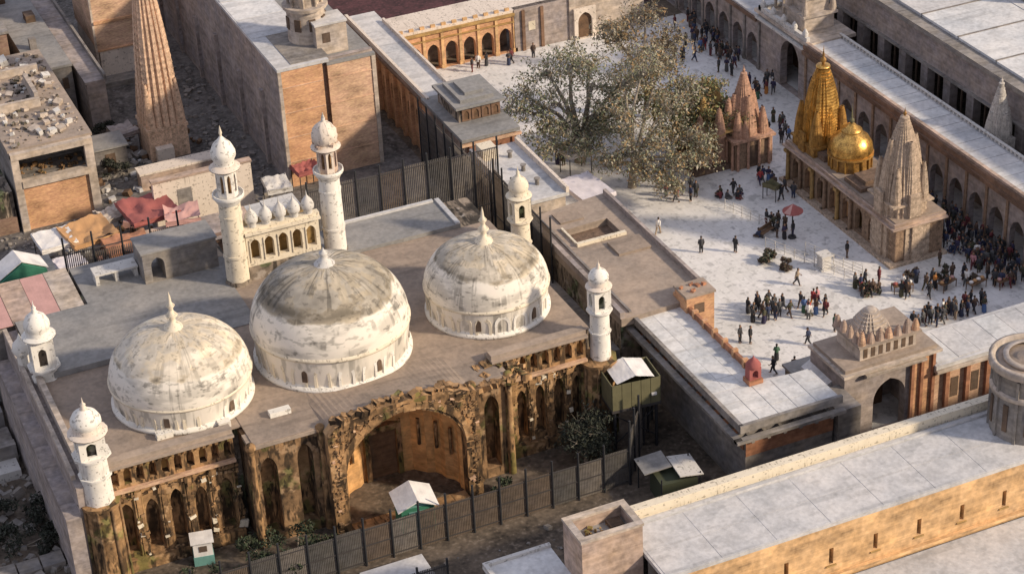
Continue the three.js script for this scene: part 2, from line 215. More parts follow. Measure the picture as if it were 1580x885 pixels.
// ------------------------------------------------------------------ the mosque
const mosque = thing('mosque', 'old mosque with three pale weathered domes and a brown ruined facade', 'mosque', 0, 0, 0);
const FX0 = -43.3, FX1 = -3.0, FZ = 23.4;
part('body', [box(FX0 + 0.45, -27.08, 0, 8.9, -1.88, FZ - 1.2), box(-27.08, -13.32, 0, 8.9, -1.9, 20.3), box(-27.08, -26.1, 0, 8.9, 20.3, 22.2), box(-14.3, -13.32, 0, 8.9, 20.3, 22.2), box(-13.32, FX1 - 0.02, 0, 8.9, -1.88, FZ - 1.2), box(-36.9, -24.5, 0, 8.7, -6, -1.9)], M.ruinGrey, mosque);
part('roof', [box(FX0 + 0.45, -31.2, 8.9, 9.0, 9.4, FZ - 0.9), box(-31.2, -11.6, 8.9, 9.05, 3.0, 25.4), box(-11.6, FX1 - 0.02, 8.9, 9.0, 3.0, FZ - 0.9)], M.roofBrown, mosque);
part('roof_terrace', [box(-36.9, -25.6, 8.92, 9.12, -6, 9.38), box(FX0 + 0.5, -36.9, 8.92, 9.12, 0.3, 9.38), box(-25.6, -16.2, 8.92, 9.1, -1.9, 2.98)], M.roofGrey, mosque);
part('roof_slab', [box(-16.2, -5.6, 8.9, 9.35, -1.9, 2.98)], M.roofGrey, mosque);
part('slab_kerb', [box(-16.2, -6.2, 9.35, 9.55, -1.9, -1.6), box(-6.0, -5.6, 9.35, 9.5, -1.9, 2.9)], M.roofPale, mosque);
// left flank: a thick parapet walk with a pale kerb
part('side_wall', [box(FX0 - 0.6, FX0 + 0.45, 0, 8.6, 0.6, FZ + 0.6), box(FX0 - 1.7, FX0 - 0.6, 0, 6.4, 1, FZ + 0.8)], M.wallMauve, mosque);
part('side_parapet', [box(FX0 + 0.05, FX0 + 0.5, 8.6, 9.55, 9.6, FZ - 0.6), box(FX0 - 0.62, FX0 - 0.3, 8.6, 9.0, 0.7, FZ - 0.6)], M.stonePale, mosque);

function facadeWing(x0, x1, seed) {
  const wing = sub('facade_wing', mosque, x0, 0, FZ), w = x1 - x0, n = 5, R = rng(seed), bay = w / n;
  const holes = []; for (let i = 0; i < n; i++) holes.push({ x: bay * (i + 0.5) + 0.12 * (R() - 0.5), y: 1.2 + 0.3 * R(), w: bay * (0.46 + 0.14 * R()), h: 4.0 + 0.7 * R(), a: 0.66 + 0.1 * R() });
  part('wall', wall(w, 7.0, 1.15, holes), M.ruin, wing);
  for (let i = 0; i < n; i++) {
    part('niche', box(bay * (i + 0.5) - bay * 0.3, bay * (i + 0.5) + bay * 0.3, 1.15, 6.1, -1.1, -0.75 - 0.25 * R()), M.niche, wing);
    part('pilaster', [box(bay * i - 0.16, bay * i + 0.2, 0, 6.9, 0, 0.22), box(bay * i - 0.24, bay * i + 0.28, 6.3, 6.75, 0.0, 0.32)], M.ruin, wing);
    for (const s of [-1, 1]) part('colonnette', cyl(0.12, 0.1, 5.4, bay * (i + 0.5) + s * bay * 0.36, 0.9, 0.06, 8), M.ruin, wing);
  }
  part('string_course', [box(-0.1, w, 7.0, 7.22, -1.15, 0.42), box(-0.1, w, 6.86, 7.0, -0.3, 0.26)], M.brickPale, wing);
  const m = Math.round(w / 0.95), h2 = []; for (let i = 0; i < m; i++) h2.push({ x: (i + 0.5) * w / m, y: 0.3, w: w / m * 0.58, h: 1.35, a: 0.62 });
  part('niche_band', wall(w, 1.95, 1.0, h2).translate(0, 7.22, 0.1), M.ruin, wing);
  for (let i = 0; i < m; i++) part('small_niche', box((i + 0.5) * w / m - 0.36, (i + 0.5) * w / m + 0.36, 7.45, 9.0, -0.85, -0.6), i % 3 === 1 ? M.ochre : M.niche, wing);
  part('cornice', [box(-0.15, w + 0.05, 9.17, 9.36, -1.0, 0.5), box(-0.1, w, 9.36, 9.72, -0.6, 0.22)], M.roofTan, wing);
  const M2 = []; for (let i = 0; i < m * 2; i++) if (R() < 0.85) M2.push(box(i * w / m / 2, i * w / m / 2 + 0.24, 8.92, 9.17, 0.1, 0.42)); part('bracket', M2, M.ruin, wing);
  part('plinth', [box(0, w, 0, 1.0, 0, 0.5)], M.ruin, wing);
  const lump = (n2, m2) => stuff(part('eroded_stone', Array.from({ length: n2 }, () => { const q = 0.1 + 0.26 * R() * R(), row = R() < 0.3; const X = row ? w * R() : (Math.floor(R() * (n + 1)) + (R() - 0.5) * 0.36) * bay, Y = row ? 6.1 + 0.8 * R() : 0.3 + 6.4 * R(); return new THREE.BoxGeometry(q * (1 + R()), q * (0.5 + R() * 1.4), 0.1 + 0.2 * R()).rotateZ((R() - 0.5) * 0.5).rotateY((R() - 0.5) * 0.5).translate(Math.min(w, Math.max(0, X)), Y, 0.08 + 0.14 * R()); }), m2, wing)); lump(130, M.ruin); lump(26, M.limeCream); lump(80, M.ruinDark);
}
facadeWing(-41.5, -32.2, 11); facadeWing(-11.7, -3.9, 12);

// portal: the great arch with its half-domed recess, between two piers with arched recesses of their own
{
  const portal = sub('portal', mosque, -20.2, 0, 0), zf = 26.8;
  const s = new THREE.Shape(), R = rng(77); s.moveTo(-5.9, 0); s.lineTo(5.9, 0);
  let x = 5.9; s.lineTo(5.9, 8.9); const topY = (q) => 9.0 + 1.2 * Math.sqrt(Math.max(0, 1 - Math.pow(q / 6.0, 2))); while (x > -5.7) { s.lineTo(x, topY(x) + 0.18 * (R() - 0.5)); x -= 0.3 + 0.3 * R(); }
  s.lineTo(-5.9, 8.9); s.closePath();
  const hole = new THREE.Path(); hole.moveTo(-4.75, 0.05); hole.lineTo(-4.75, 4.9); hole.bezierCurveTo(-4.75, 7.3, -2.6, 8.9, 0, 9.5); hole.bezierCurveTo(2.6, 8.9, 4.75, 7.3, 4.75, 4.9); hole.lineTo(4.75, 0.05); hole.closePath(); s.holes.push(hole);
  part('arch_front', new THREE.ExtrudeGeometry(s, { depth: 1.0, bevelEnabled: false, curveSegments: 16 }).translate(0, 0, zf - 1.0), M.ruin, portal);
  // recess: half a pointed vault on a half-round wall
  const P = [], n = 26, mrow = 14, pt = (u, v) => { const a = Math.PI * u, k = v < 0.5 ? 1 : Math.cos((v - 0.5) * Math.PI), y = v < 0.5 ? v * 2 * 4.9 : 4.9 + 4.55 * Math.sin((v - 0.5) * Math.PI); const w = 1 + 0.03 * Math.sin(a * 16) * (v < 0.9 ? 1 : 0); return [-Math.cos(a) * 4.82 * k * w, y, zf - 0.9 - Math.sin(a) * 4.9 * k * w]; };
  for (let i = 0; i < n; i++) for (let j = 0; j < mrow; j++) { const a = pt(i / n, j / mrow), b = pt((i + 1) / n, j / mrow), c = pt((i + 1) / n, (j + 1) / mrow), d = pt(i / n, (j + 1) / mrow); P.push(...a, ...b, ...c, ...a, ...c, ...d); }
  const g = new THREE.BufferGeometry(); g.setAttribute('position', new THREE.Float32BufferAttribute(P, 3)); g.computeVertexNormals();
  part('recess_vault', g, M.vault, portal);
  { const c = new THREE.Shape(); c.moveTo(-5.85, 8.8); c.lineTo(5.85, 8.8); c.lineTo(5.85, 8.9); for (let q = 5.8; q > -5.8; q -= 0.4) c.lineTo(q, topY(q) - 0.25); c.lineTo(-5.85, 8.9); c.closePath(); const g2 = new THREE.ExtrudeGeometry(c, { depth: 6, bevelEnabled: false }).translate(0, 0, zf - 7.02), p = g2.attributes.position; for (let i = 0; i < p.count; i++) if (p.getZ(i) < zf - 4) p.setY(i, Math.min(p.getY(i), 9.0)); g2.computeVertexNormals(); part('arched_roof', g2, M.roofBrown, portal); }
  part('portal_block', [box(-5.9, -4.98, 0, 8.88, 20.3, zf - 1.0), box(4.98, 5.9, 0, 8.88, 20.3, zf - 1.0)], M.ruin, portal);
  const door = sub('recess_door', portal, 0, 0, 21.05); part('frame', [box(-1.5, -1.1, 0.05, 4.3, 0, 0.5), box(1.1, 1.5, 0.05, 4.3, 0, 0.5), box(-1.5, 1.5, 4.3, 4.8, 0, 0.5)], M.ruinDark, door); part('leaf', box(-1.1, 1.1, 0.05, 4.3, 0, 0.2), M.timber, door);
  for (let i = 0; i < 9; i++) { const a = Math.PI * (0.1 + 0.1 * i), c = Math.cos(a), q = Math.sin(a); part('vault_rib', bar([-c * 4.62, 2.6, zf - 1.0 - q * 4.7], [-c * 4.62, 5.0, zf - 1.0 - q * 4.7], 0.14, 0.14, 6), M.ruin, portal); }
  part('archivolt', Array.from({ length: 34 }, (_, i) => { const t = i / 33, a = Math.PI * t, X = -Math.cos(a) * (4.95 + 0.12 * R()), Y = 4.9 + 4.75 * Math.pow(Math.sin(a), 0.85); return new THREE.BoxGeometry(0.4 + 0.12 * R(), 0.4 + 0.25 * R(), 0.16 + 0.14 * R()).rotateX((R() - 0.5) * 0.2).rotateZ(Math.PI / 2 - a).translate(X, Y, zf + 0.03); }), M.ruin, portal);
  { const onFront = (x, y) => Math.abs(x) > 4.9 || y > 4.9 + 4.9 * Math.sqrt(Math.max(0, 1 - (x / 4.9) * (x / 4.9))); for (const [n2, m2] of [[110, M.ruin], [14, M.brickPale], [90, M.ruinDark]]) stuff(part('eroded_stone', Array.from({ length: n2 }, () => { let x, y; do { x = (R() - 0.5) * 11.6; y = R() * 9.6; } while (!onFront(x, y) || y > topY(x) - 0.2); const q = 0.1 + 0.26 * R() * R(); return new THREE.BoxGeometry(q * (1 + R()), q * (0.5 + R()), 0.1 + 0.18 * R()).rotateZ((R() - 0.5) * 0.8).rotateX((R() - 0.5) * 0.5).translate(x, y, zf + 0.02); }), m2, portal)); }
  part('rubble_crest', Array.from({ length: 34 }, () => { const X = (R() - 0.5) * 11.2, q = 0.3 + 0.4 * R(); return new THREE.BoxGeometry(q, q * 0.8, q).rotateY(R() * 3).rotateZ((R() - 0.5) * 0.6).translate(X, topY(X) + 0.05, zf - 0.2 - R() * 0.8); }), M.ruin, portal);
  for (const [px, w] of [[-8.6, 5.3], [7.45, 3.0]]) {                  // flanking piers
    const pier = sub('flanking_pier', portal, px, 0, 25.2);
    const hs = w > 3 ? [{ x: 1.2, y: 0.8, w: 1.3, h: 6.8, a: 0.8 }, { x: 4.0, y: 0.8, w: 1.2, h: 7.1, a: 0.8 }] : [{ x: 1.6, y: 0.8, w: 1.2, h: 6.6, a: 0.8 }];
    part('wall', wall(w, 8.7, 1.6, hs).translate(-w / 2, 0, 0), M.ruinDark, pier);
    for (const h of hs) part('niche', box(h.x - w / 2 - 0.7, h.x - w / 2 + 0.7, 0.7, 8.0, -1.5, -1.25), M.niche, pier);
    for (const k of [0, 1]) part('corner_shaft', [cyl(0.32, 0.26, 8.6, (k - 0.5) * w, 0, 0.15, 8), ball(0.4, (k - 0.5) * w, 8.9, 0.15)], M.ruin, pier);
    part('cornice', [box(-w / 2 - 0.1, w / 2 + 0.1, 8.7, 8.98, -1.6, 0.3)], M.roofTan, pier);
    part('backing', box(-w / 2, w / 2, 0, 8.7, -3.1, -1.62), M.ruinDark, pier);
  }
  part('stone_heap', rubble(44, 90, 5.6, 10.5, 23.4, 26.2, 8.7, 0.25, 0.9), M.ruin, portal);
}
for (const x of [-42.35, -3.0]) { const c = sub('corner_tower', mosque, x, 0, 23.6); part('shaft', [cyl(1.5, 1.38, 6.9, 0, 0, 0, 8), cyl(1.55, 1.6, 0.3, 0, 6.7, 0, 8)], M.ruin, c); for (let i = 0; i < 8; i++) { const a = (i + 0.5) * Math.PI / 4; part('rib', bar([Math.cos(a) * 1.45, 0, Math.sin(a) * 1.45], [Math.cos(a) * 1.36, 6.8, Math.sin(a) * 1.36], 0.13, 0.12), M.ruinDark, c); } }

// domes
function dome(x, z, r, drumH, rise, seed, edge, dark, petals, finial, label) {
  const d = sub('dome', mosque, x, 9.0, z); d.userData.label = label;
  const prof = [[r * 0.965, 0], [r * 0.985, drumH * 0.4], [r * 1.02, drumH * 0.9]]; const nP = 28;
  for (let i = 1; i <= nP; i++) { const t = i / nP, a = t * Math.PI / 2, bulge = 1.02 + 0.025 * Math.sin(t * Math.PI * 0.8); let rr = r * bulge * Math.pow(Math.cos(a), 0.92), yy = drumH * 0.9 + rise * Math.sin(a); if (t > 0.9) yy += rise * 0.05 * Math.pow((t - 0.9) / 0.1, 2); if (i === nP) rr = 0.12; prof.push([rr, yy]); }
  const g = lathe(prof, 96), p = g.attributes.position; for (let i = 0; i < p.count; i++) { const X = p.getX(i), Y = p.getY(i), Z = p.getZ(i), a = Math.atan2(Z, X) / (2 * Math.PI) + 0.5, k = 1 + 0.012 * (fbm(((a % 1) + 1) % 1, Y / 12, 9, 9, seed + 60, 3) - 0.5) * 2; p.setX(i, X * k); p.setZ(i, Z * k); } g.computeVertexNormals();
  const m = std(0.75, 0.71, 0.64, domeTex(seed, edge, dark, petals), 0.92, { noBump: true }); m.bumpMap = null;
  part('shell', g, m, d, { keepUv: true });
  const R = rng(seed + 8), n = 20;
  part('base_moulding', [lathe([[r * 0.95, -0.02], [r * 1.035, 0], [r * 1.035, 0.26], [r * 0.99, 0.4], [r * 0.96, 0.5]], 64)], M.lime, d);
  part('drum_band', lathe([[r * 1.0, drumH * 0.86], [r * 1.035, drumH * 0.89], [r * 1.04, drumH * 0.95], [r * 1.015, drumH * 1.0]], 64), M.limeCream, d);
  for (let i = 0; i < n; i++) {                                         // shallow arched panels round the drum, some fallen away
    const a = (i + 0.5) / n * 2 * Math.PI; if (R() < 0.18) continue;
    const o = new THREE.Shape(); archOutline(o, 0, 0, 1.25, drumH * 0.72, drumH * 0.4); const ih = new THREE.Path(); archOutline(ih, 0, 0.12, 0.85, drumH * 0.58, drumH * 0.34); o.holes.push(ih);
    part('arched_panel', new THREE.ExtrudeGeometry(o, { depth: 0.16, bevelEnabled: false, curveSegments: 4 }).translate(0, 0.3 + 0.04 * R(), r * 0.958).rotateX(0.03).rotateY(a), R() < 0.5 ? M.lime : M.limeCream, d);
  }
  for (const wa of [-0.75, 0.25, 1.15]) { const o = new THREE.Shape(); archOutline(o, 0, 0, 0.42, 1.0, 0.7); part('drum_window', new THREE.ExtrudeGeometry(o, { depth: 0.1, bevelEnabled: false, curveSegments: 4 }).translate(0, drumH * 0.28, r * 0.985).rotateY(wa + (seed % 7) * 0.05), M.dark, d); }
  if (finial) part('finial', lathe([[0.75, drumH * 0.9 + rise * 0.985], [0.62, drumH * 0.9 + rise + 0.2], [0.25, drumH * 0.9 + rise + 0.5], [0.22, drumH * 0.9 + rise + 0.8], [0.46, drumH * 0.9 + rise + 1.05], [0.2, drumH * 0.9 + rise + 1.35], [0.16, drumH * 0.9 + rise + 1.6], [0.34, drumH * 0.9 + rise + 1.85], [0.14, drumH * 0.9 + rise + 2.1], [0.1, drumH * 0.9 + rise + 2.6], [0.01, drumH * 0.9 + rise + finial]], 12), M.limeCream, d);
  else part('finial_stump', lathe([[0.95, drumH * 0.9 + rise * 0.975], [0.7, drumH * 0.9 + rise + 0.1], [0.3, drumH * 0.9 + rise + 0.5], [0.3, drumH * 0.9 + rise + 0.75], [0.36, drumH * 0.9 + rise + 0.95], [0.12, drumH * 0.9 + rise + 1.1], [0, drumH * 0.9 + rise + 1.4]], 12), M.limeGrey, d);
}
dome(-33.8, 16.6, 5.15, 2.2, 4.0, 201, 0.36, 0.22, 20, 3.0, 'left dome, smaller, with a tall finial');
dome(-21.7, 16.0, 5.9, 3.0, 5.0, 211, 0.43, 0.9, 26, 0, 'middle dome, the largest, its crown stained grey and the finial gone');
dome(-8.7, 15.8, 4.8, 2.5, 3.7, 221, 0.44, 0.55, 20, 3.0, 'right dome, smaller, with a brown soot band');

// corner kiosks with cupolas
function kiosk(parent, name, x, y, z, r, hs, hk, hc, mat, opt = {}) {     // shaft hs, kiosk hk, cupola hc
  const k = sub(name, parent, x, y, z);
  part('shaft', [cyl(r * 1.02, r * 0.92, hs, 0, 0, 0, 8).rotateY(Math.PI / 8), cyl(r * 1.1, r * 1.1, 0.16, 0, hs * 0.55, 0, 8).rotateY(Math.PI / 8)], mat, k);
  part('ledge', [cyl(r * 0.95, r * 1.28, 0.22, 0, hs - 0.22, 0, 8).rotateY(Math.PI / 8), cyl(r * 1.28, r * 1.28, 0.16, 0, hs, 0, 8).rotateY(Math.PI / 8)], mat, k);
  const s = 0.86 * r, w = wall(2 * s - 0.2, hk, 0.2, [{ x: s - 0.1, y: 0.25, w: s * 0.74, h: hk * 0.6, a: 0.7 }]).translate(-s, hs + 0.16, 0); part('kiosk_wall', [0, 1, 2, 3].map((i) => w.clone().translate(0, 0, s).rotateY(i * Math.PI / 2)), mat, k);
  part('kiosk_interior', box(-s * 0.45, s * 0.45, hs + 0.17, hs + 0.1 + hk, -s * 0.45, s * 0.45), M.ruinGrey, k);
  const y1 = hs + 0.16 + hk; part('eave', [lathe([[0, y1 + 0.2], [r * 0.9, y1 + 0.22], [r * 1.3, y1 + 0.02], [r * 1.3, y1 - 0.06], [r * 0.8, y1 + 0.04]], 16), cyl(r * 0.95, r * 0.92, 0.35, 0, y1 + 0.15, 0, 16)], opt.eave || mat, k);
  part('cupola', lathe([[r * 0.86, y1 + 0.45], [r * 1.0, y1 + 0.45 + hc * 0.22], [r * 0.98, y1 + 0.45 + hc * 0.42], [r * 0.75, y1 + 0.45 + hc * 0.72], [r * 0.35, y1 + 0.45 + hc * 0.93], [r * 0.12, y1 + 0.45 + hc * 1.02], [0.02, y1 + 0.45 + hc * 1.05]], 24), opt.cup || mat, k);
  part('finial', lathe([[r * 0.3, y1 + 0.45 + hc * 0.94], [r * 0.14, y1 + 0.45 + hc * 1.12], [r * 0.2, y1 + 0.45 + hc * 1.2], [r * 0.06, y1 + 0.45 + hc * 1.32], [0.01, y1 + 0.45 + hc * 1.6]], 10), opt.eave || mat, k);
  return k;
}
kiosk(mosque, 'corner_kiosk', -42.35, 6.95, 23.6, 1.1, 3.9, 1.8, 1.5, M.lime, { eave: M.plaster }).userData.label = 'front left kiosk, stout and freshly whitewashed';
kiosk(mosque, 'corner_kiosk', -2.7, 6.95, 23.6, 0.8, 4.2, 2.0, 1.15, M.lime, { eave: M.plaster }).userData.label = 'front right kiosk, slender and white';
kiosk(mosque, 'corner_kiosk', -2.0, 6.0, 7.3, 0.85, 4.9, 2.1, 1.4, M.limeCream, {}).userData.label = 'kiosk behind the right dome, cream';
kiosk(mosque, 'corner_kiosk', -42.4, 7.6, 9.0, 1.0, 2.3, 2.6, 1.6, M.lime, {}).userData.label = 'kiosk at the left end of the roof';
part('pinnacle', [cyl(0.45, 0.45, 1.6, -43.5, 8.4, 6.4, 8), lathe([[0.6, 0], [0.75, 0.4], [0.6, 0.9], [0.2, 1.3], [0, 1.8]], 12).translate(-43.5, 9.9, 6.4)], M.lime, mosque);
// two tall minarets at the back with the arcaded gallery between them
function minaret(x, z, y, r, hs, hk, hc, ruined) {
  const k = sub('minaret', mosque, x, y, z); k.userData.label = ruined ? 'right minaret, its crown crumbling' : 'left minaret with a whole bulbous crown';
  part('shaft', [cyl(r * 1.12, r, hs, 0, 0, 0, 8), cyl(r * 1.16, r * 1.16, 0.2, 0, hs * 0.33, 0, 8), cyl(r * 1.1, r * 1.1, 0.16, 0, hs * 0.78, 0, 8)], ruined ? M.lime : M.limeCream, k);
  part('socle', [box(-r * 1.2, r * 1.2, -8.9, 0, -r * 1.2, r * 1.2), cyl(r * 1.35, r * 1.2, 0.5, 0, 0, 0, 8)], M.ruinGrey, k);
  part('balcony', [lathe([[r * 0.98, hs - 0.6], [r * 1.15, hs - 0.35], [r * 1.3, hs - 0.1], [r * 1.42, hs], [r * 1.42, hs + 0.28], [r * 1.3, hs + 0.28], [r * 1.3, hs + 0.06], [0, hs + 0.06]], 16)], M.lime, k);
  const fw = 2 * r * 0.86 * Math.tan(Math.PI / 8), lw = wall(fw, hk, 0.14, [{ x: fw / 2, y: 0.45, w: fw * 0.46, h: hk * 0.62, a: 0.68 }]).translate(-fw / 2, hs + 0.06, r * 0.86);
  for (let i = 0; i < 8; i++) part('lantern_wall', lw.clone().rotateY(i * Math.PI / 4), ruined ? (i % 3 ? M.stonePink : M.plaster) : M.lime, k);
  part('lantern_core', cyl(r * 0.5, r * 0.5, hk, 0, hs + 0.07, 0, 8), M.ruin, k); part('lantern_band', lathe([[r * 0.9, hs + hk * 0.86], [r * 1.02, hs + hk * 0.88], [r * 1.02, hs + hk * 0.93], [r * 0.9, hs + hk * 0.95]], 8), M.plaster, k);
  const y1 = hs + hk; part('eave', lathe([[0, y1 + 0.25], [r * 0.95, y1 + 0.28], [r * 1.4, y1 + 0.02], [r * 1.4, y1 - 0.08], [r * 0.7, y1]], 16), M.plaster, k);
  if (!ruined) { part('cupola', lathe([[r * 0.85, y1 + 0.26], [r * 0.85, y1 + 0.5], [r * 1.12, y1 + 0.5 + hc * 0.25], [r * 1.1, y1 + 0.5 + hc * 0.45], [r * 0.8, y1 + 0.5 + hc * 0.75], [r * 0.3, y1 + 0.5 + hc * 0.98], [r * 0.1, y1 + 0.5 + hc * 1.1]], 24), M.lime, k); part('finial', lathe([[r * 0.16, y1 + 0.4 + hc], [r * 0.1, y1 + 0.8 + hc], [r * 0.17, y1 + 0.95 + hc], [0.01, y1 + 1.6 + hc]], 8), M.limeCream, k); }
  else { const c = lathe([[r * 0.85, y1 + 0.26], [r * 1.1, y1 + 0.6], [r * 1.2, y1 + 1.0], [r * 1.1, y1 + hc * 0.62], [r * 0.8, y1 + hc * 0.8], [r * 0.4, y1 + hc * 0.93], [0, y1 + hc * 0.98]], 22), p = c.attributes.position, R = rng(9); for (let i = 0; i < p.count; i++) { const q = 1 + 0.22 * (R() - 0.5); p.setX(i, p.getX(i) * q); p.setZ(i, p.getZ(i) * q); } c.computeVertexNormals(); part('cupola', c, M.plaster, k); part('fallen_brick', rubble(21, 26, -r * 1.2, r * 1.2, -r * 1.2, r * 1.2, y1 + 0.3, 0.15, 0.5), M.stonePink, k); part('finial', lathe([[r * 0.14, y1 + hc * 0.95], [r * 0.2, y1 + hc * 1.05], [0.01, y1 + hc * 1.3]], 8), M.limeGrey, k); }
}
minaret(-24.95, 2.6, 8.9, 0.9, 8.0, 2.6, 2.0, false); minaret(-16.35, 2.0, 8.9, 0.88, 7.7, 2.3, 2.3, true);
{
  const gl = sub('gallery', mosque, -24.1, 10.3, 3.0); part('socle', box(0, 6.4, -1.25, 0, -2.4, 0.1), M.ruinGrey, gl); const w = 6.2, holes = []; for (let i = 0; i < 5; i++) holes.push({ x: 0.72 + i * 1.19, y: 0.5, w: 0.82, h: 1.9, a: 0.66 });
  part('wall', wall(w, 3.0, 0.5, holes), M.limeCream, gl); part('back_wall', [box(0, w, 0, 2.9, -2.4, -1.4), box(0, w, 2.9, 3.0, -2.4, -0.5)], M.ochre, gl); part('cornice', [box(-0.1, w + 0.1, 3.0, 3.22, -0.7, 0.42), box(-0.1, w + 0.1, 3.22, 3.5, -0.5, 0.1)], M.limeCream, gl);
  for (let i = 0; i < 5; i++) part('arch_rim', [box(0.24 + i * 1.19, 0.32 + i * 1.19, 0.4, 2.4, 0.0, 0.1)], M.limeCream, gl);
  for (let i = 0; i < 5; i++) part('onion_pinnacle', lathe([[0.36, 0], [0.36, 0.3], [0.52, 0.45], [0.55, 0.8], [0.4, 1.15], [0.16, 1.45], [0.06, 1.6], [0.01, 2.05]], 16).translate(0.72 + i * 1.19, 3.5, -0.25), M.limeGrey, gl);
}
{ // small masonry blocks standing on the terrace, parts of the building
  const cell = sub('roof_chamber', mosque, -31.9, 9.1, -0.4);
  part('wall', wall(6.2, 2.7, 3.0, [{ x: 1.2, y: 0.12, w: 1.1, h: 2.1, a: 0.66 }]), M.wallGrey, cell);  part('roof_edge', [box(-0.1, 6.3, 2.7, 2.85, -3.1, 0.1)], M.roofGrey, cell);
  const bench = sub('roof_bench', mosque, -35.6, 9.12, -2.6); part('slab', [box(0, 3.6, 0.85, 1.0, -0.9, 0.6)], M.limeGrey, bench); for (const x of [0.2, 1.8, 3.4]) part('leg', box(x - 0.15, x + 0.15, 0, 0.85, -0.7, 0.5), M.limeGrey, bench);
  for (const [x, z, w2] of [[-33.4, 21.3, 1.5], [-32.3, 21.9, 0.9], [-31.0, 20.6, 0.7], [-28.2, 22.4, 1.6], [-36.6, 21.2, 1.2]]) part('lime_block', box(x - w2 / 2, x + w2 / 2, 9.0, 9.45, z - 0.3, z + 0.3), M.lime, mosque);
  part('terrace_step', [box(-42.5, -36.2, 9.02, 9.5, 9.35, 9.75)], M.roofGrey, mosque);
}

// ------------------------------------------------------------------ buildings round the courtyard
function arcadeRun(parent, len, h, bay, open, m, t = 0.6) {         // an arcaded wall, 0..len, facing +z; its piers and dark interior are parts
  const n = Math.floor(len / bay), b = len / n, holes = []; for (let i = 0; i < n; i++) holes.push({ x: (i + 0.5) * b, y: 0.06, w: b * 0.68, h: open, a: 0.62 });
  const G = { wall: [wall(len, h, t, holes)], pier: [] }; for (let i = 0; i <= n; i++) G.pier.push([box(i * b - 0.16, i * b + 0.16, 0.05, h * 0.92, 0, 0.14), box(i * b - 0.24, i * b + 0.24, 0.05, 0.5, 0, 0.2)]); return G;
}
{ // flat-roofed annex between mosque and courtyard
  const a = thing('annex', 'flat brown roofed annex with a sunken light well beside the mosque', 'building', 1.2, 0, 1.0);
  part('wall', [box(0, 8, 0, 6.3, 0.3, 18.2)], M.ruinGrey, a); part('wall_ledge', [box(-0.9, 0, 0, 3.6, 1, 18), box(-1.1, 0.0, 3.6, 3.85, 1, 18)], M.wallGrey, a);
  const o = new THREE.Shape(); o.moveTo(-0.1, 0); o.lineTo(8.1, -1); o.lineTo(8.1, 18.4); o.lineTo(-0.1, 18.6); o.closePath(); const w = new THREE.Path(); w.moveTo(2.0, 3.4); w.lineTo(6.2, 3.2); w.lineTo(6.2, 6.2); w.lineTo(2.0, 6.5); w.closePath(); o.holes.push(w);
  part('roof', new THREE.ExtrudeGeometry(o, { depth: 0.7, bevelEnabled: false }).rotateX(Math.PI / 2).translate(0, 7.0, 0), M.roofTan, a);
  part('light_well_kerb', [box(1.8, 6.4, 7.0, 7.3, 6.25, 6.6), box(1.8, 2.0, 7.0, 7.2, 3.2, 6.3)], M.limeCream, a); part('well_floor', box(2.0, 6.2, 6.3, 6.36, 3.2, 6.4), M.dkStone, a);
  part('parapet', [box(-0.15, 0.25, 7.0, 7.55, -0.2, 18.5), box(7.8, 8.1, 7.0, 7.5, -0.8, 17)], M.wallMauve, a); part('gutter', [box(0.9, 1.1, 7.0, 7.16, 1, 18)], M.wallDark, a);
  part('roof_slab', [box(4.2, 7.2, 7.0, 7.22, 7.3, 9.6), box(2.2, 4.4, 7.0, 7.16, 0.6, 2.4)], M.roofBrown, a);
}
{ const b = thing('brick_turret', 'small orange brick turret at the corner of the annex roof', 'turret', 7.6, 0, 19.6); part('wall', [box(-1.2, 1.3, 0, 7.9, -1.0, 1.0)], M.brick, b); part('window', [box(-0.5, 0.4, 6.3, 7.2, 1.0, 1.02)], M.dark, b); part('coping', [box(-1.3, 1.4, 7.9, 8.1, -1.1, 1.1)], M.roofTan, b); part('crest', rubble(71, 10, -1, 1, -0.8, 0.8, 8.1, 0.2, 0.5), M.redStone, b); }
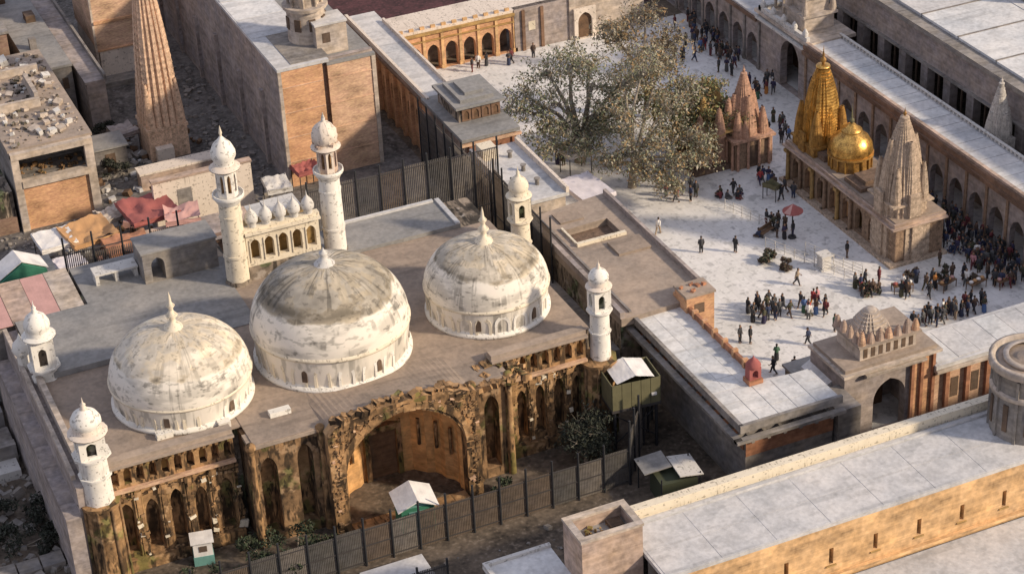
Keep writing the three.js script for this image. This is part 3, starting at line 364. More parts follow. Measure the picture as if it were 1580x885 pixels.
{ // L-shaped cloister with the white paved roof
  const a = thing('cloister', 'white roofed cloister with deep grey eaves turning a corner by the gate', 'building', 2.4, 0, 18.6);
  part('wall', [box(0.7, 4.1, 0, 5.7, 0, 13.8), box(0.7, 8.2, 0, 5.7, 13.8, 17.4)], M.wallDark, a);
  const o = new THREE.Shape(); o.moveTo(0, 0); o.lineTo(4.3, -0.9); o.lineTo(4.3, 12.9); o.lineTo(8.5, 13.6); o.lineTo(8.5, 18); o.lineTo(0, 18); o.closePath();
  part('roof', new THREE.ExtrudeGeometry(o, { depth: 0.3, bevelEnabled: false }).rotateX(Math.PI / 2).translate(0, 6.5, 0), M.roofPale, a);
  const R = rng(31); for (let i = 0; i < 8; i++) for (let k = 0; k < 3; k++) part('roof_slab', box(0.12 + k * 1.38, 1.47 + k * 1.38, 6.5, 6.53 + 0.02 * R(), 0.25 + i * 1.6, 1.82 + i * 1.6), R() < 0.75 ? M.roofWhite : M.roofWhite2, a);
  for (let i = 0; i < 3; i++) for (let k = 0; k < 5; k++) part('roof_slab', box(0.12 + k * 1.65, 1.7 + k * 1.65, 6.5, 6.53 + 0.02 * R(), 13.4 + i * 1.45, 14.82 + i * 1.45), R() < 0.6 ? M.roofWhite : M.roofWhite2, a);
  part('parapet', [box(-0.2, 0.1, 6.2, 6.85, -0.1, 18.1), box(-0.2, 8.5, 6.2, 6.85, 17.9, 18.2)], M.wallGrey, a); part('eave', [box(-0.75, -0.2, 5.65, 5.9, 0, 18.6), box(-0.75, 8.5, 5.65, 5.9, 18.2, 18.75)], M.wallGrey, a);
  for (let i = 0; i < 13; i++) part('eave_bracket', box(-0.5, 0.7, 5.3, 5.65, 0.5 + i * 1.4, 0.75 + i * 1.4), M.wallGrey, a);
  for (let i = 0; i < 6; i++) part('eave_bracket', box(0.6 + i * 1.35, 0.85 + i * 1.35, 5.3, 5.65, 17.4, 18.5), M.wallGrey, a);
  part('red_band', [box(0.6, 0.72, 3.9, 5.2, 0.2, 17.2), box(0.7, 8.2, 3.4, 5.0, 17.4, 17.46)], M.redStone, a);
  part('red_rail', [box(4.15, 4.4, 6.5, 7.1, -0.6, 12.8)], M.redStone, a); for (let i = 0; i < 9; i++) part('rail_post', box(4.05, 4.5, 6.5, 7.3, -0.4 + i * 1.6, -0.1 + i * 1.6), M.brick, a);
}
{ const s = thing('red_finial_shrine', 'small red painted shrine at the end of the red rail on the white roof', 'shrine', 6.2, 6.53, 31.6); part('plinth', box(-0.6, 0.6, 0.02, 0.4, -0.5, 0.5), M.redStone, s); part('niche', wall(1.0, 1.0, 0.7, [{ x: 0.5, y: 0.1, w: 0.5, h: 0.7 }]).translate(-0.5, 0.4, 0.35), M.clothRed, s); part('dome', lathe([[0.55, 1.4], [0.6, 1.6], [0.4, 1.9], [0.1, 2.15], [0, 2.4]], 12), M.clothRed, s); }
{ // corridor along the left edge of the courtyard
  const c = thing('corridor', 'long orange walled corridor with a pale roof along the far left of the courtyard', 'building', 2.9, 0, -46);
  part('wall', [L(wall(21, 6.4, 0.5, Array.from({ length: 9 }, (_, i) => ({ x: 1.5 + i * 2.25, y: 2.6, w: 0.9, h: 1.8 }))), 0, 0), box(2.6, 2.9, 0, 6.4, 3, 20.6)], M.brick, c); part('inner_wall', box(0.7, 1, 0, 6.4, 0, 20.6), M.brickBrown, c);
  for (let i = 0; i < 10; i++) part('buttress', box(-0.35, 0, 0, 5.6, 0.1 + i * 2.25, 0.55 + i * 2.25), M.brick, c);
  part('roof', [box(-0.3, 3.0, 6.4, 6.8, -2, 20.8)], M.roofPale, c); part('parapet', [box(-0.3, 0, 6.8, 7.1, -2, 20.8), box(2.75, 3.0, 6.8, 7.2, 1, 20.8)], M.plaster, c); part('eave', box(-0.55, -0.3, 6.2, 6.5, -2, 20.8), M.trim, c);
}
{ // gatehouse block with a dark pavilion roof
  const g = thing('gatehouse', 'square grey gatehouse with red sandstone front and stepped dark roof', 'building', 2.2, 0, -25.4);
  part('wall', [box(0.3, 5.6, 0, 6.6, 0, 9.6)], M.stonePink, g); part('red_front', [box(0.6, 5.4, 3.6, 6.2, 9.6, 9.75), box(1.4, 2.4, 1.0, 3.4, 9.6, 9.75)], M.redStone, g);
  part('roof', [box(0, 5.9, 6.6, 6.95, -0.3, 9.9)], M.roofGrey, g); part('pavilion', [box(1.2, 5.4, 6.95, 8.4, 1.2, 6.4)], M.ruinGrey, g); part('pavilion_roof', [box(0.8, 5.8, 8.4, 8.65, 0.8, 6.8), box(1.6, 5.0, 8.65, 9.0, 1.6, 6.0), box(2.4, 4.3, 9.0, 9.3, 2.4, 5.2)], M.roofGrey, g);
  for (let i = 0; i < 4; i++) part('window', wall(0.9, 1.2, 0.1, [{ x: 0.45, y: 0.1, w: 0.5, h: 0.9 }]).translate(1.5 + i * 1.0, 7.05, 6.52), M.trim, g);
  for (let i = 0; i < 4; i++) part('painted_void', box(1.65 + i * 1.0, 2.25 + i * 1.0, 7.1, 8.1, 6.4, 6.44), M.timber, g);  // brown panels painted as the shade of window openings on the solid pavilion
  part('cornice', [box(-0.1, 6.0, 6.2, 6.45, 9.7, 10.0), box(0.5, 5.5, 4.7, 4.9, 9.75, 9.9)], M.brickPale, g); for (let i = 0; i < 4; i++) part('pilaster', box(0.7 + i * 1.45, 0.95 + i * 1.45, 0.4, 6.2, 9.75, 9.92), M.redStone, g);
  part('side_step', [box(0, 0.3, 0, 5.4, 0, 10.4), box(-0.4, 0.0, 0, 4.4, 0, 11)], M.roofGrey, g);
}
{ const b = thing('low_roof_house', 'low cream roofed house with open ledge in front of the white awning', 'building', 2.5, 0, -14.6);
  part('wall', [box(0.2, 4.6, 0, 5.6, 0, 11)], M.stonePale, b); part('roof', [box(0, 4.9, 5.6, 5.95, -0.2, 11.2)], M.roofPale, b); part('parapet', [box(0, 0.3, 5.95, 6.4, 0, 11.2), box(4.6, 4.9, 5.95, 6.5, 0, 11.2)], M.plaster, b); part('roof_room', [box(0.5, 2.0, 5.95, 7.0, 0.4, 2.2)], M.limeCream, b);
  part('porch', [box(0.2, 8.2, 0, 3.9, 11.2, 14.2)], M.ochre, b); part('porch_roof', [box(0, 8.4, 3.9, 4.2, 11.2, 14.5), box(0, 8.4, 4.2, 4.5, 14.2, 14.5)], M.limeCream, b); for (const x of [2.2, 4.4, 6.4]) part('porch_opening', box(x, x + 1.3, 1.2, 3.5, 14.2, 14.23), M.dark, b);  // porch openings are dark panels painted as shade on a solid wall
  for (let i = 0; i < 3; i++) part('roof_vent', [cyl(0.22, 0.18, 0.6, 3.0, 5.95, 2.5 + i * 3, 8), cyl(0.3, 0.3, 0.08, 3.0, 6.5, 2.5 + i * 3, 8)], M.wallGrey, b); }
{ // arcade closing the far end of the courtyard
  const a = thing('far_arcade', 'orange sandstone arcade with a golden trim closing the far end of the courtyard', 'arcade', 5.9, 0, -45);
  const g = arcadeRun(a, 14.6, 4.6, 1.83, 2.9, M.brick); part('wall', g.wall, M.brick, a); g.pier.forEach((p) => part('pier', p, M.orange, a));
  part('interior', box(0, 14.6, 0.04, 4.4, -2.4, -2.2), M.interior, a); part('roof', [box(-2.9, 30, 4.6, 4.9, -4.6, 0.1)], M.plaster, a); part('trim', [box(0, 14.6, 4.3, 4.6, 0, 0.35), box(0, 14.6, 3.5, 3.62, 0, 0.2)], M.ochre, a);
  part('grey_front', [box(14.6, 21, 0, 4.9, -0.6, 0.2)], M.wallMauve, a); for (const x of [15.4, 17.6]) part('pilaster', box(x, x + 0.35, 0, 4.7, 0.2, 0.4), M.trim, a); part('window', [box(16.2, 17.0, 2.2, 3.2, 0.2, 0.24)], M.limeCream, a);
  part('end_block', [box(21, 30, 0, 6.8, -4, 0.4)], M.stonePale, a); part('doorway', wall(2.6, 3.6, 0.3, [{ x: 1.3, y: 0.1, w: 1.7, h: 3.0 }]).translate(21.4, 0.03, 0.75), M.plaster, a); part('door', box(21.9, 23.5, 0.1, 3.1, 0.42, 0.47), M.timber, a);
  for (let i = 0; i < 12; i++) part('merlon', box(0.2 + i * 1.22, 0.7 + i * 1.22, 4.9, 5.2, -0.2, 0.05), M.orange, a);
}
{ // long arcade on the right
  const a = thing('right_arcade', 'long brown arcade with a pale walkable roof on the right of the courtyard', 'arcade', 40.8, 0, -18.5);
  const g = arcadeRun(a, 62, 6.0, 3.1, 3.9, M.stonePink); part('wall', L(g.wall[0], 0, 0), M.wallMauve, a); g.pier.forEach((p) => part('pier', p.map((q) => L(q, 0, 0)), M.templeStone, a));
  part('interior', box(3.2, 3.4, 0.04, 6, 0, 62), M.interior, a); part('roof', [box(-0.2, 4.0, 6.0, 6.7, -0.2, 62)], M.roofPale, a); part('trim', [box(-0.6, -0.2, 5.8, 6.25, 0, 62), box(-0.45, -0.2, 6.25, 6.75, 0, 62)], M.trim, a); part('kerb', [box(-0.2, 0.15, 6.7, 7.0, 0, 62)], M.stonePink, a);
  const R = rng(61); for (let i = 0; i < 34; i++) part('roof_slab', box(0.25, 3.6, 6.7, 6.73 + 0.02 * R(), 0.1 + i * 1.8, 1.82 + i * 1.8), [M.roofPale, M.roofWhite2, M.roofPale][Math.floor(R() * 3)], a);
  const bal = []; for (let i = 0; i < 70; i++) bal.push(box(3.78, 3.92, 6.7, 7.0, i * 0.6, i * 0.6 + 0.25)); stuff(part('baluster', bal, M.limeGrey, a)); part('rail', [box(3.72, 3.98, 7.0, 7.12, 0, 42)], M.limeGrey, a);
}
{ // pavilion gate with the white tower
  const g = thing('pavilion_gate', 'pale pavilion gate with tall dark doorway and carved tower behind the gilded spire', 'gate', 41, 0, -28);
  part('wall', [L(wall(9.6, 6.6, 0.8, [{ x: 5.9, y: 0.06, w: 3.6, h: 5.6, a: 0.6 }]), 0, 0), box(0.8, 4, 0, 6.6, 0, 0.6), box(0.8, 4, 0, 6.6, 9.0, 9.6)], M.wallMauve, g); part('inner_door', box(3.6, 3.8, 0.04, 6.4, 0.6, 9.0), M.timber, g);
  part('roof', [box(-0.5, 5.2, 6.6, 6.95, -0.5, 10.0)], M.stonePale, g); part('cornice', [box(-0.7, -0.05, 6.1, 6.35, 0, 9.6), box(-0.3, 4.8, 6.95, 7.4, 0, 0.5), box(-0.3, 0.1, 6.95, 7.4, 0, 9.6)], M.limeGrey, g);
  for (let i = 0; i < 5; i++) part('merlon', lathe([[0.28, 0], [0.34, 0.3], [0.12, 0.7], [0, 0.85]], 8).translate(-0.1, 7.4, 0.6 + i * 2.1), M.limeGrey, g);
  const t = sub('carved_tower', g, 2.4, 6.95, 5.8); part('base', [box(-1.7, 1.7, 0, 1.6, -1.7, 1.7), box(-2.0, 2.0, 1.6, 1.85, -2.0, 2.0), box(-1.3, 1.3, 1.85, 3.4, -1.3, 1.3), box(-1.6, 1.6, 3.4, 3.6, -1.6, 1.6)], M.stonePale, t); part('spire', tower(1.2, 6.5, { layers: 16 }).translate(0, 3.6, 0), M.stonePale, t); for (const [x, z] of [[-1, -1], [1, -1], [-1, 1], [1, 1]]) part('corner_spirelet', [tower(0.35, 1.6, { layers: 8 }).translate(x * 1.6, 1.85, z * 1.6)], M.stonePale, t);
  const k = sub('side_pavilion', g, 2.2, 6.95, 1.4); part('post', [[-0.8, -0.8], [0.8, -0.8], [-0.8, 0.8], [0.8, 0.8]].map(([x, z]) => box(x - 0.12, x + 0.12, 0, 1.7, z - 0.12, z + 0.12)), M.stonePale, k); part('dome', lathe([[1.3, 1.7], [1.35, 1.85], [1.0, 2.0], [0.95, 2.4], [0.5, 2.9], [0, 3.2]], 16), M.whiteSpire, k);
}
{ const b = thing('crowd_side_wall', 'pale roofed range beyond the pavilion gate at the top of the courtyard', 'building', 41, 0, -74); const g = arcadeRun(b, 45.8, 5.6, 3.05, 3.6, M.wallMauve); part('wall', L(g.wall[0], 0, 0), M.wallMauve, b); g.pier.forEach((p) => part('pier', p.map((q) => L(q, 0, 0)), M.wallGrey, b)); part('interior', box(3, 3.2, 0.04, 5.5, 0, 45.8), M.interior, b); part('roof', [box(-0.3, 6, 5.6, 6.1, 0, 45.8)], M.roofPale, b); part('trim', [box(-0.55, -0.3, 5.5, 5.9, 0, 45.8)], M.trim, b); }
{ // big hall at the top right with a row of openings under a deep wall and a pale panelled roof
  const b = thing('long_hall', 'long grey hall at the top right with dark square openings and a panelled roof', 'building', 48.2, 0, -48);
  const holes = Array.from({ length: 22 }, (_, i) => ({ x: 2.6 + i * 3.85, y: 3.5, w: 2.7, h: 3.2, a: 0 })); part('wall', L(wall(86, 10.2, 0.9, holes), 0, 0), M.wallMauve, b);
  for (let i = 0; i < 22; i++) { const w = sub('window', b, 0, 0, 2.6 + i * 3.85); part('sill', box(-0.14, 0.1, 3.3, 3.48, -1.45, 1.45), M.wallGrey, w); part('post', box(0.35, 0.5, 3.5, 6.7, -0.06, 0.06), M.dark, w); }
  part('ledge', [box(-0.35, 0, 6.95, 7.12, 0, 86), box(-0.5, 0.9, 10.2, 10.7, 0, 86)], M.wallGrey, b); part('plinth', [box(-0.25, 0, 0, 2.9, 0, 86)], M.wallGrey, b);
  const R = rng(91); for (let i = 0; i < 14; i++) for (let k = 0; k < 3; k++) part('roof_panel', box(0.95 + k * 9, 9.9 + k * 9, 10.65 + 0.05 * R(), 10.95 + 0.05 * k, i * 6.15 + 0.05, i * 6.15 + 6.05), [M.roofWhite, M.roofWhite2, M.roofPale, M.roofWhite][Math.floor(R() * 4)], b);
  part('body', [box(0.95, 28, 0, 10.6, 0, 0.5), box(27.4, 28, 0, 10.6, 0, 86), box(0.95, 28, 0, 10.6, 85.5, 86)], M.wallMauve, b); part('roof_house', [box(11, 28, 11.1, 15, 8, 40)], M.wallMauve, b); part('seam', Array.from({ length: 13 }, (_, i) => box(0.95, 10, 10.9, 11.02, i * 6.15 + 6.02, i * 6.15 + 6.2)), M.wallDark, b);
}
{ // the white spire beside the hall
  const s = thing('white_shrine', 'narrow white stone spire standing by the pale arcade roof at the far right', 'shrine', 46.4, 0, 5.9); part('base', [box(-1.15, 1.15, 0, 6.0, -1.15, 1.15)], M.whiteSpire, s); part('spire', tower(1.15, 5.2, { layers: 16, top: 0.14, bow: 1.4 }).translate(0, 6.0, 0), M.whiteSpire, s); for (let k = 0; k < 4; k++) part('side_spirelet', tower(0.5, 2.6, { layers: 10 }).translate(0.95, 6.0, 0).rotateY(k * Math.PI / 2), M.whiteSpire, s); part('finial', [...amalaka(0.28, 11.2), kalasha(0.2, 11.35)], M.whiteSpire, s);
}

// ------------------------------------------------------------------ temples in the courtyard
{
  const t = thing('gold_temple', 'brown walled temple with a gilded spire, a gilded dome and a grey stone spire', 'temple', 31.2, 0, -5.5);
  const W = 4.9, LEN = 18.3, H = 3.7; const hs = Array.from({ length: 8 }, (_, i) => ({ x: 1.3 + i * 2.2, y: 0.5, w: 1.15, h: 2.4, a: 0.66 }));
  part('wall', [L(wall(LEN, H, 0.5, hs), 0, 0), wall(W - 0.504, H, 0.5, []).translate(0.502, 0, LEN - 0.004), box(W - 0.5, W, 0, H, 0, LEN - 0.51), box(0.5, W - 0.5, 0, H, 0, 0.5)], M.templeStone, t);
  part('inner_wall', [box(0.9, 1.1, 0, H, 0.5, LEN - 1), box(0.9, W - 0.5, 0, H, LEN - 1.2, LEN - 1)], M.ochre, t);
  for (let i = 0; i < 6; i++) part('pillar', [cyl(0.2, 0.17, H - 0.4, -0.22, 0.1, 0.2 + i * 2.2, 8), box(-0.55, 0.0, H - 0.5, H - 0.2, -0.08 + i * 2.2, 0.48 + i * 2.2), box(-0.55, 0.0, 0.0, 0.3, -0.08 + i * 2.2, 0.48 + i * 2.2)], i % 2 ? M.templeStone : M.ochre, t);
  part('sanctum', [tower(2.66, 3.6, { layers: 5, top: 1, bow: 1, step: 0.02, plan: 1 }).translate(2.2, 0.05, 15.95)], M.stoneSpire, t);
  part('plinth', [box(-0.75, W + 0.3, 0, 0.3, -0.5, LEN + 0.45)], M.stoneSpire, t); part('cornice', [box(-0.55, W + 0.2, H, H + 0.16, -0.4, LEN + 0.42), box(-0.3, W + 0.1, H + 0.16, H + 0.5, -0.2, LEN + 0.2)], M.stonePink, t); part('roof', [box(-0.1, W, H + 0.5, H + 0.6, 0, LEN)], M.roofBrown, t);
  part('hall_roof', [box(0.4, 4.4, H + 0.6, H + 1.2, 4.4, 5.6), box(0.2, 4.6, H + 0.6, H + 1.0, 9.4, 12.2), box(0.9, 3.9, H + 1.0, H + 1.4, 9.9, 11.8)], M.dkStone, t);
  { const g = sub('gold_spire', t, 1.9, H + 0.5, 2.5); part('base', [box(-1.9, 1.9, 0, 0.9, -1.9, 1.9), box(-2.05, 2.05, 0.9, 1.1, -2.05, 2.05)], M.goldPaint, g); part('shaft', tower(1.68, 7.0, { layers: 24, top: 0.3, bow: 2.6, step: 0.035, plan: 1 }).translate(0, 1.1, 0), M.gold, g);
    for (let k = 0; k < 4; k++) { part('half_spire', tower(0.85, 4.6, { layers: 18, top: 0.2, bow: 2.2, step: 0.04, plan: 1 }).translate(1.0, 1.1, 0).rotateY(k * Math.PI / 2), M.gold, g); part('corner_spirelet', tower(0.62, 3.4, { layers: 14, bow: 1.7 }).translate(1.35, 1.1, 1.35).rotateY(k * Math.PI / 2), M.goldPaint, g); part('niche', box(1.9, 2.15, 0.15, 2.0, -0.5, 0.5).rotateY(k * Math.PI / 2), M.goldPaint, g); }
    part('disc', amalaka(0.68, 8.05), M.gold, g); part('finial', kalasha(0.4, 8.45, 1.3), M.goldPaint, g); }
  { const g = sub('gold_dome', t, 2.3, H + 0.5, 7.0); part('drum', [cyl(1.95, 1.9, 1.3, 0, 0.1, 0, 16), cyl(2.15, 2.15, 0.18, 0, 1.3, 0, 16)], M.goldPaint, g); part('shell', lathe([[1.95, 1.4], [2.05, 1.8], [1.95, 2.4], [1.6, 3.0], [1.0, 3.5], [0.55, 3.75], [0.5, 3.85]], 32), M.gold, g); for (let i = 0; i < 16; i++) { const a = i / 16 * 2 * Math.PI; part('drum_column', cyl(0.09, 0.09, 1.2, Math.cos(a) * 1.98, 0.1, Math.sin(a) * 1.98, 6), M.gold, g); } part('lotus', lathe([[0.95, 3.55], [0.98, 3.75], [0.6, 3.95], [0.3, 4.3], [0, 4.4]], 16), M.gold, g); part('finial', kalasha(0.36, 4.2, 1.6), M.clothOlive, g); }
  { const g = sub('stone_spire', t, 1.9, H + 0.5, 15.9); part('base', [tower(2.2, 1.3, { layers: 2, top: 1, bow: 1, step: 0.03, plan: 1 }), box(-2.1, 2.1, 1.25, 1.42, -2.1, 2.1)], M.stoneSpire, g); part('shaft', tower(1.95, 7.4, { layers: 28, top: 0.17, bow: 1.65, step: 0.035, plan: 1 }).translate(0, 1.42, 0), M.stoneSpire, g);
    for (let k = 0; k < 4; k++) { part('half_spire', tower(0.85, 5.6, { layers: 20, top: 0.16, bow: 1.8 }).translate(1.22, 1.42, 0).rotateY(k * Math.PI / 2), M.stoneSpire, g); part('corner_spirelet', tower(0.5, 3.4, { layers: 14, bow: 1.7 }).translate(1.35, 1.42, 1.35).rotateY(k * Math.PI / 2), M.stoneSpire, g); part('niche', box(2.15, 2.4, 0.2, 2.4, -0.55, 0.55).rotateY(k * Math.PI / 2), M.stoneSpire, g); }
    part('disc', amalaka(0.42, 8.75), M.stoneSpire, g); part('finial', kalasha(0.24, 8.98), M.goldPaint, g); }
  part('saffron_cloth', [1, 3, 4, 6].map((i) => box(0.52, 0.56, 0.6, 2.6, 0.6 + i * 2.2, 1.9 + i * 2.2)), M.clothOrange, t);
}
{
  const t = thing('red_temple', 'small red sandstone temple with a clustered pointed spire near the big tree', 'temple', 29.6, 0, -11.4);
  part('wall', [box(-1.9, 1.9, 0, 3.2, -1.9, 1.9)], M.templeStone, t); for (let k = 0; k < 4; k++) { for (const s of [-1.7, -0.6, 0.6, 1.7]) part('pillar', cyl(0.16, 0.14, 3, s, 0.05, 2.1, 8).rotateY(k * Math.PI / 2), M.redSpire, t); part('doorway', box(-0.5, 0.5, 0.1, 2.3, 1.9, 1.93).rotateY(k * Math.PI / 2), M.dark, t); }
  part('cornice', [box(-2.3, 2.3, 3.0, 3.25, -2.3, 2.3)], M.redSpire, t); part('spire', tower(1.5, 5.8, { layers: 20, top: 0.16, bow: 1.35 }).translate(0, 3.25, 0), M.redSpire, t); for (let k = 0; k < 4; k++) { part('half_spire', tower(0.85, 3.9, { layers: 14, bow: 1.4 }).translate(0.95, 3.25, 0).rotateY(k * Math.PI / 2), M.redSpire, t); part('corner_spirelet', tower(0.55, 2.6, { layers: 12, bow: 1.4 }).translate(1.35, 3.25, 1.35).rotateY(k * Math.PI / 2), M.redSpire, t); part('porch_spirelet', tower(0.4, 1.8, { layers: 10, bow: 1.4 }).translate(1.85, 3.25, 0.8).rotateY(k * Math.PI / 2), M.redSpire, t); } part('finial', [...amalaka(0.34, 9.0), kalasha(0.22, 9.2)], M.redSpire, t);
}
{ const s = thing('tree_shrine', 'brown shrine pavilion with cloth awnings between the trees and the red temple', 'shrine', 26.2, 0, -12.6); for (const [x, z, h2] of [[-1.4, 1.4, 2.2], [0.4, 1.9, 2.8], [1.8, 1.2, 3.2], [1.6, -0.6, 3.6], [-0.4, 0.2, 3.4]]) part('spirelet', [tower(0.62, h2, { layers: 10, bow: 1.5 }).translate(x, 3.5, z), kalasha(0.14, 3.4 + h2).translate(x, 0, z)], z > 1 ? M.redSpire : M.ochre, s); part('front_wall', box(-1.8, 1.8, 0.5, 3.3, 1.2, 1.6), M.redSpire, s); for (const [x, z] of [[-2, -2], [2, -2], [-2, 2], [2, 2], [0, 2]]) part('post', box(x - 0.15, x + 0.15, 0.03, 3.4, z - 0.15, z + 0.15), M.timber, s); part('roof', [sheet(5.2, 5.2, 3.9, -0.5, 0.3, 55)], M.ochre, s); part('back_wall', box(-2, 2, 0.03, 3.2, -2, -1.7), M.redStone, s); part('awning', sheet(2.6, 2.2, 4.3, 0.2, 0.3, 57).translate(-0.8, 0, -0.6), M.clothTeal, s); part('awning', sheet(2.0, 2.4, 4.5, 0.2, 0.3, 58).translate(1.4, 0, 0.4), M.clothOrange, s); part('platform', box(-2.5, 2.5, 0.03, 0.5, -2.5, 2.5), M.dkStone, s); }

// ------------------------------------------------------------------ gate at the near end of the courtyard
{
  const g = thing('courtyard_gate', 'stone gateway with a tall dark arch under a stepped roof with orange carved turrets', 'gate', 12.8, 0, 29.6);
  part('wall', [wall(8.0, 6.4, 0.8, [{ x: 4.1, y: 0.06, w: 2.9, h: 4.9, a: 0.62 }]).translate(0, 0, 4.4), box(0, 0.8, 0, 6.4, 0, 3.6), box(7.2, 8.0, 0, 6.4, 0, 3.6), wall(8.0, 6.4, 0.6, [{ x: 4.1, y: 0.06, w: 2.9, h: 4.6, a: 0.62 }])], M.wallMauve, g); part('added_passage_door', box(2.3, 5.9, 0.05, 5.2, 0.62, 0.8), M.timber, g);  // door added across the back arch so the passage stays dark
  part('orange_front', [box(5.9, 8.0, 0, 6.0, 4.4, 4.5)], M.brick, g); for (const x of [5.85, 6.7, 7.75]) part('pilaster', box(x, x + 0.25, 0, 6.2, 4.5, 4.72), M.redStone, g);
  part('cornice', [box(-0.4, 8.4, 6.4, 6.65, -0.4, 4.95), box(1.6, 7.0, 6.0, 6.2, 4.4, 5.0)], M.stonePale, g); part('roof', [box(-0.1, 8.1, 6.65, 6.95, -0.1, 4.6)], M.roofTan, g);
  part('upper_storey', [box(1.6, 6.6, 6.95, 8.2, 0.6, 3.9)], M.stonePale, g); part('upper_roof', [box(1.3, 6.9, 8.2, 8.4, 0.3, 4.2)], M.roofTan, g); part('pyramid', [tower(1.5, 1.5, { layers: 6, top: 0.3, bow: 1.2 }).translate(3.6, 8.4, 2.0), ball(0.5, 3.6, 9.9, 2.0, 1, 0.7, 1)], M.stonePale, g);
  const R = rng(17); for (let i = 0; i < 7; i++) part('turret', [tower(0.3, 0.8 + 0.5 * R(), { layers: 7 }).translate(1.7 + i * 0.8, 8.4, 3.9)], i % 3 ? M.stonePink : M.brickPale, g); for (let i = 0; i < 7; i++) part('upper_niche', box(1.9 + i * 0.68, 2.25 + i * 0.68, 7.1, 7.9, 3.9, 3.93), M.dark, g); for (let i = 0; i < 4; i++) part('turret', tower(0.3, 0.9, { layers: 7 }).translate(1.6, 8.4, 0.6 + i * 0.9), M.stonePink, g);
}
{ const b = thing('gate_lodge', 'low grey lodge with a small white sloping roof left of the gateway', 'building', 11.4, 0, 27.6); part('wall', [box(0, 3.4, 0, 4.0, 0, 5.4)], M.ruinGrey, b); part('roof', [box(-0.2, 3.6, 4.0, 4.2, -0.2, 5.6)], M.roofGrey, b); const s = new THREE.Shape(); s.moveTo(0.7, 0); s.lineTo(2.9, 0); s.lineTo(2.9, 0.3); s.lineTo(1.8, 0.9); s.lineTo(0.7, 0.3); s.closePath(); part('ridge_roof', new THREE.ExtrudeGeometry(s, { depth: 3.4, bevelEnabled: false }).translate(0, 4.2, 1.2), M.roofWhite, b); part('window', [box(0.6, 1.3, 1.6, 2.8, 5.4, 5.43), box(2.0, 2.7, 1.6, 2.8, 5.4, 5.43)], M.dark, b); part('front_block', [box(-0.6, 1.4, 0, 5.2, 5.6, 8.8)], M.wallDark, b); }
{ const b = thing('gate_range', 'orange walled range with a pale flat roof right of the gateway', 'building', 20.9, 0, 30.2); part('wall', [box(0, 40, 0, 4.8, 0, 4.0)], M.brickPale, b); part('roof', [box(-0.2, 40, 4.8, 5.15, -0.3, 4.4)], M.roofPale, b); part('eave', [box(-0.2, 40, 4.5, 4.75, 4.0, 4.6)], M.stonePale, b); for (let i = 0; i < 9; i++) { part('buttress', box(0.8 + i * 1.9, 1.15 + i * 1.9, 0, 4.4, 4.0, 4.35), M.redStone, b); part('window', box(1.5 + i * 1.9, 2.2 + i * 1.9, 1.6, 3.4, 4.0, 4.03), M.dark, b); } const R = rng(37); for (let i = 0; i < 14; i++) part('roof_slab', box(0.1 + i * 2, 2.05 + i * 2, 5.15, 5.18 + 0.02 * R(), 0.1, 4.0), [M.roofWhite2, M.roofPale, M.roofPale][i % 3], b); }

// ------------------------------------------------------------------ the large building in front
{
  const b = thing('front_hall', 'long pale roofed building in the foreground with an orange wall of narrow slits', 'building', -11, 0, 43.1);
  part('roof', [box(0, 70, 6.9, 7.2, 0.4, 7.0)], M.roofPale, b); part('parapet', [box(0, 70, 7.0, 7.95, 0, 0.55), box(0, 70, 7.95, 8.05, -0.08, 0.62)], M.limeCream, b); part('inner_kerb', [box(0, 70, 7.2, 7.42, 0.9, 1.2)], M.roofPale, b);
  part('wall', [box(0, 70, 0, 6.9, 0, 0.5)], M.wallDark, b); const hs = Array.from({ length: 19 }, (_, i) => ({ x: 2.2 + i * 3.55, y: 3.7, w: 0.34, h: 1.35, a: 0 })); part('slit_wall', wall(70, 6.9, 0.7, hs).translate(0, 0, 7.0), M.orange, b); part('inner_wall', box(0.2, 69.8, 0, 6.9, 4.2, 4.4), M.wallGrey, b);
  part('slit_frame', hs.map((h) => [box(h.x - 0.4, h.x + 0.4, 3.5, 3.62, 7.0, 7.1)]), M.ochre, b);
  part('string_course', [box(0, 70, 2.6, 2.85, 7.0, 7.3)], M.orange, b); part('lower_ledge', [box(0, 70, 0, 2.2, 7.0, 13.5)], M.wallGrey, b); part('lower_roof', [box(0, 70, 2.2, 2.4, 7.3, 13.6)], M.roofPale, b);
  const R = rng(53); for (let i = 0; i < 12; i++) for (let k = 0; k < 2; k++) part('roof_slab', box(0.2 + i * 4.2, 4.36 + i * 4.2, 7.2, 7.215 + 0.012 * R(), 1.25 + k * 2.85, 4.05 + k * 2.85), M.roofPale, b);
}
{ const t = thing('square_tower', 'square beige stair tower with an open top in the foreground', 'tower', -15.6, 0, 44.3); part('wall', [box(0, 4.5, 0, 9.6, 0, 0.35), box(0, 4.5, 0, 9.6, 2.55, 2.9), box(0, 0.35, 0, 9.6, 0.35, 2.55), box(4.15, 4.5, 0, 9.6, 0.35, 2.55)], M.stonePink, t); part('coping', [box(-0.08, 4.58, 9.6, 9.8, -0.08, 0.42), box(-0.08, 4.58, 9.6, 9.8, 2.48, 2.98), box(-0.08, 0.42, 9.6, 9.8, 0.42, 2.48), box(4.08, 4.58, 9.6, 9.8, 0.42, 2.48)], M.stonePale, t); part('inner_floor', box(0.35, 4.15, 8.6, 8.7, 0.35, 2.55), M.roofGrey, t); part('hatch', box(2.9, 3.9, 8.7, 9.0, 0.5, 1.4), M.dark, t); part('debris', rubble(15, 30, 0.6, 3.2, 0.6, 2.3, 8.72, 0.12, 0.4), M.ruin, t); }
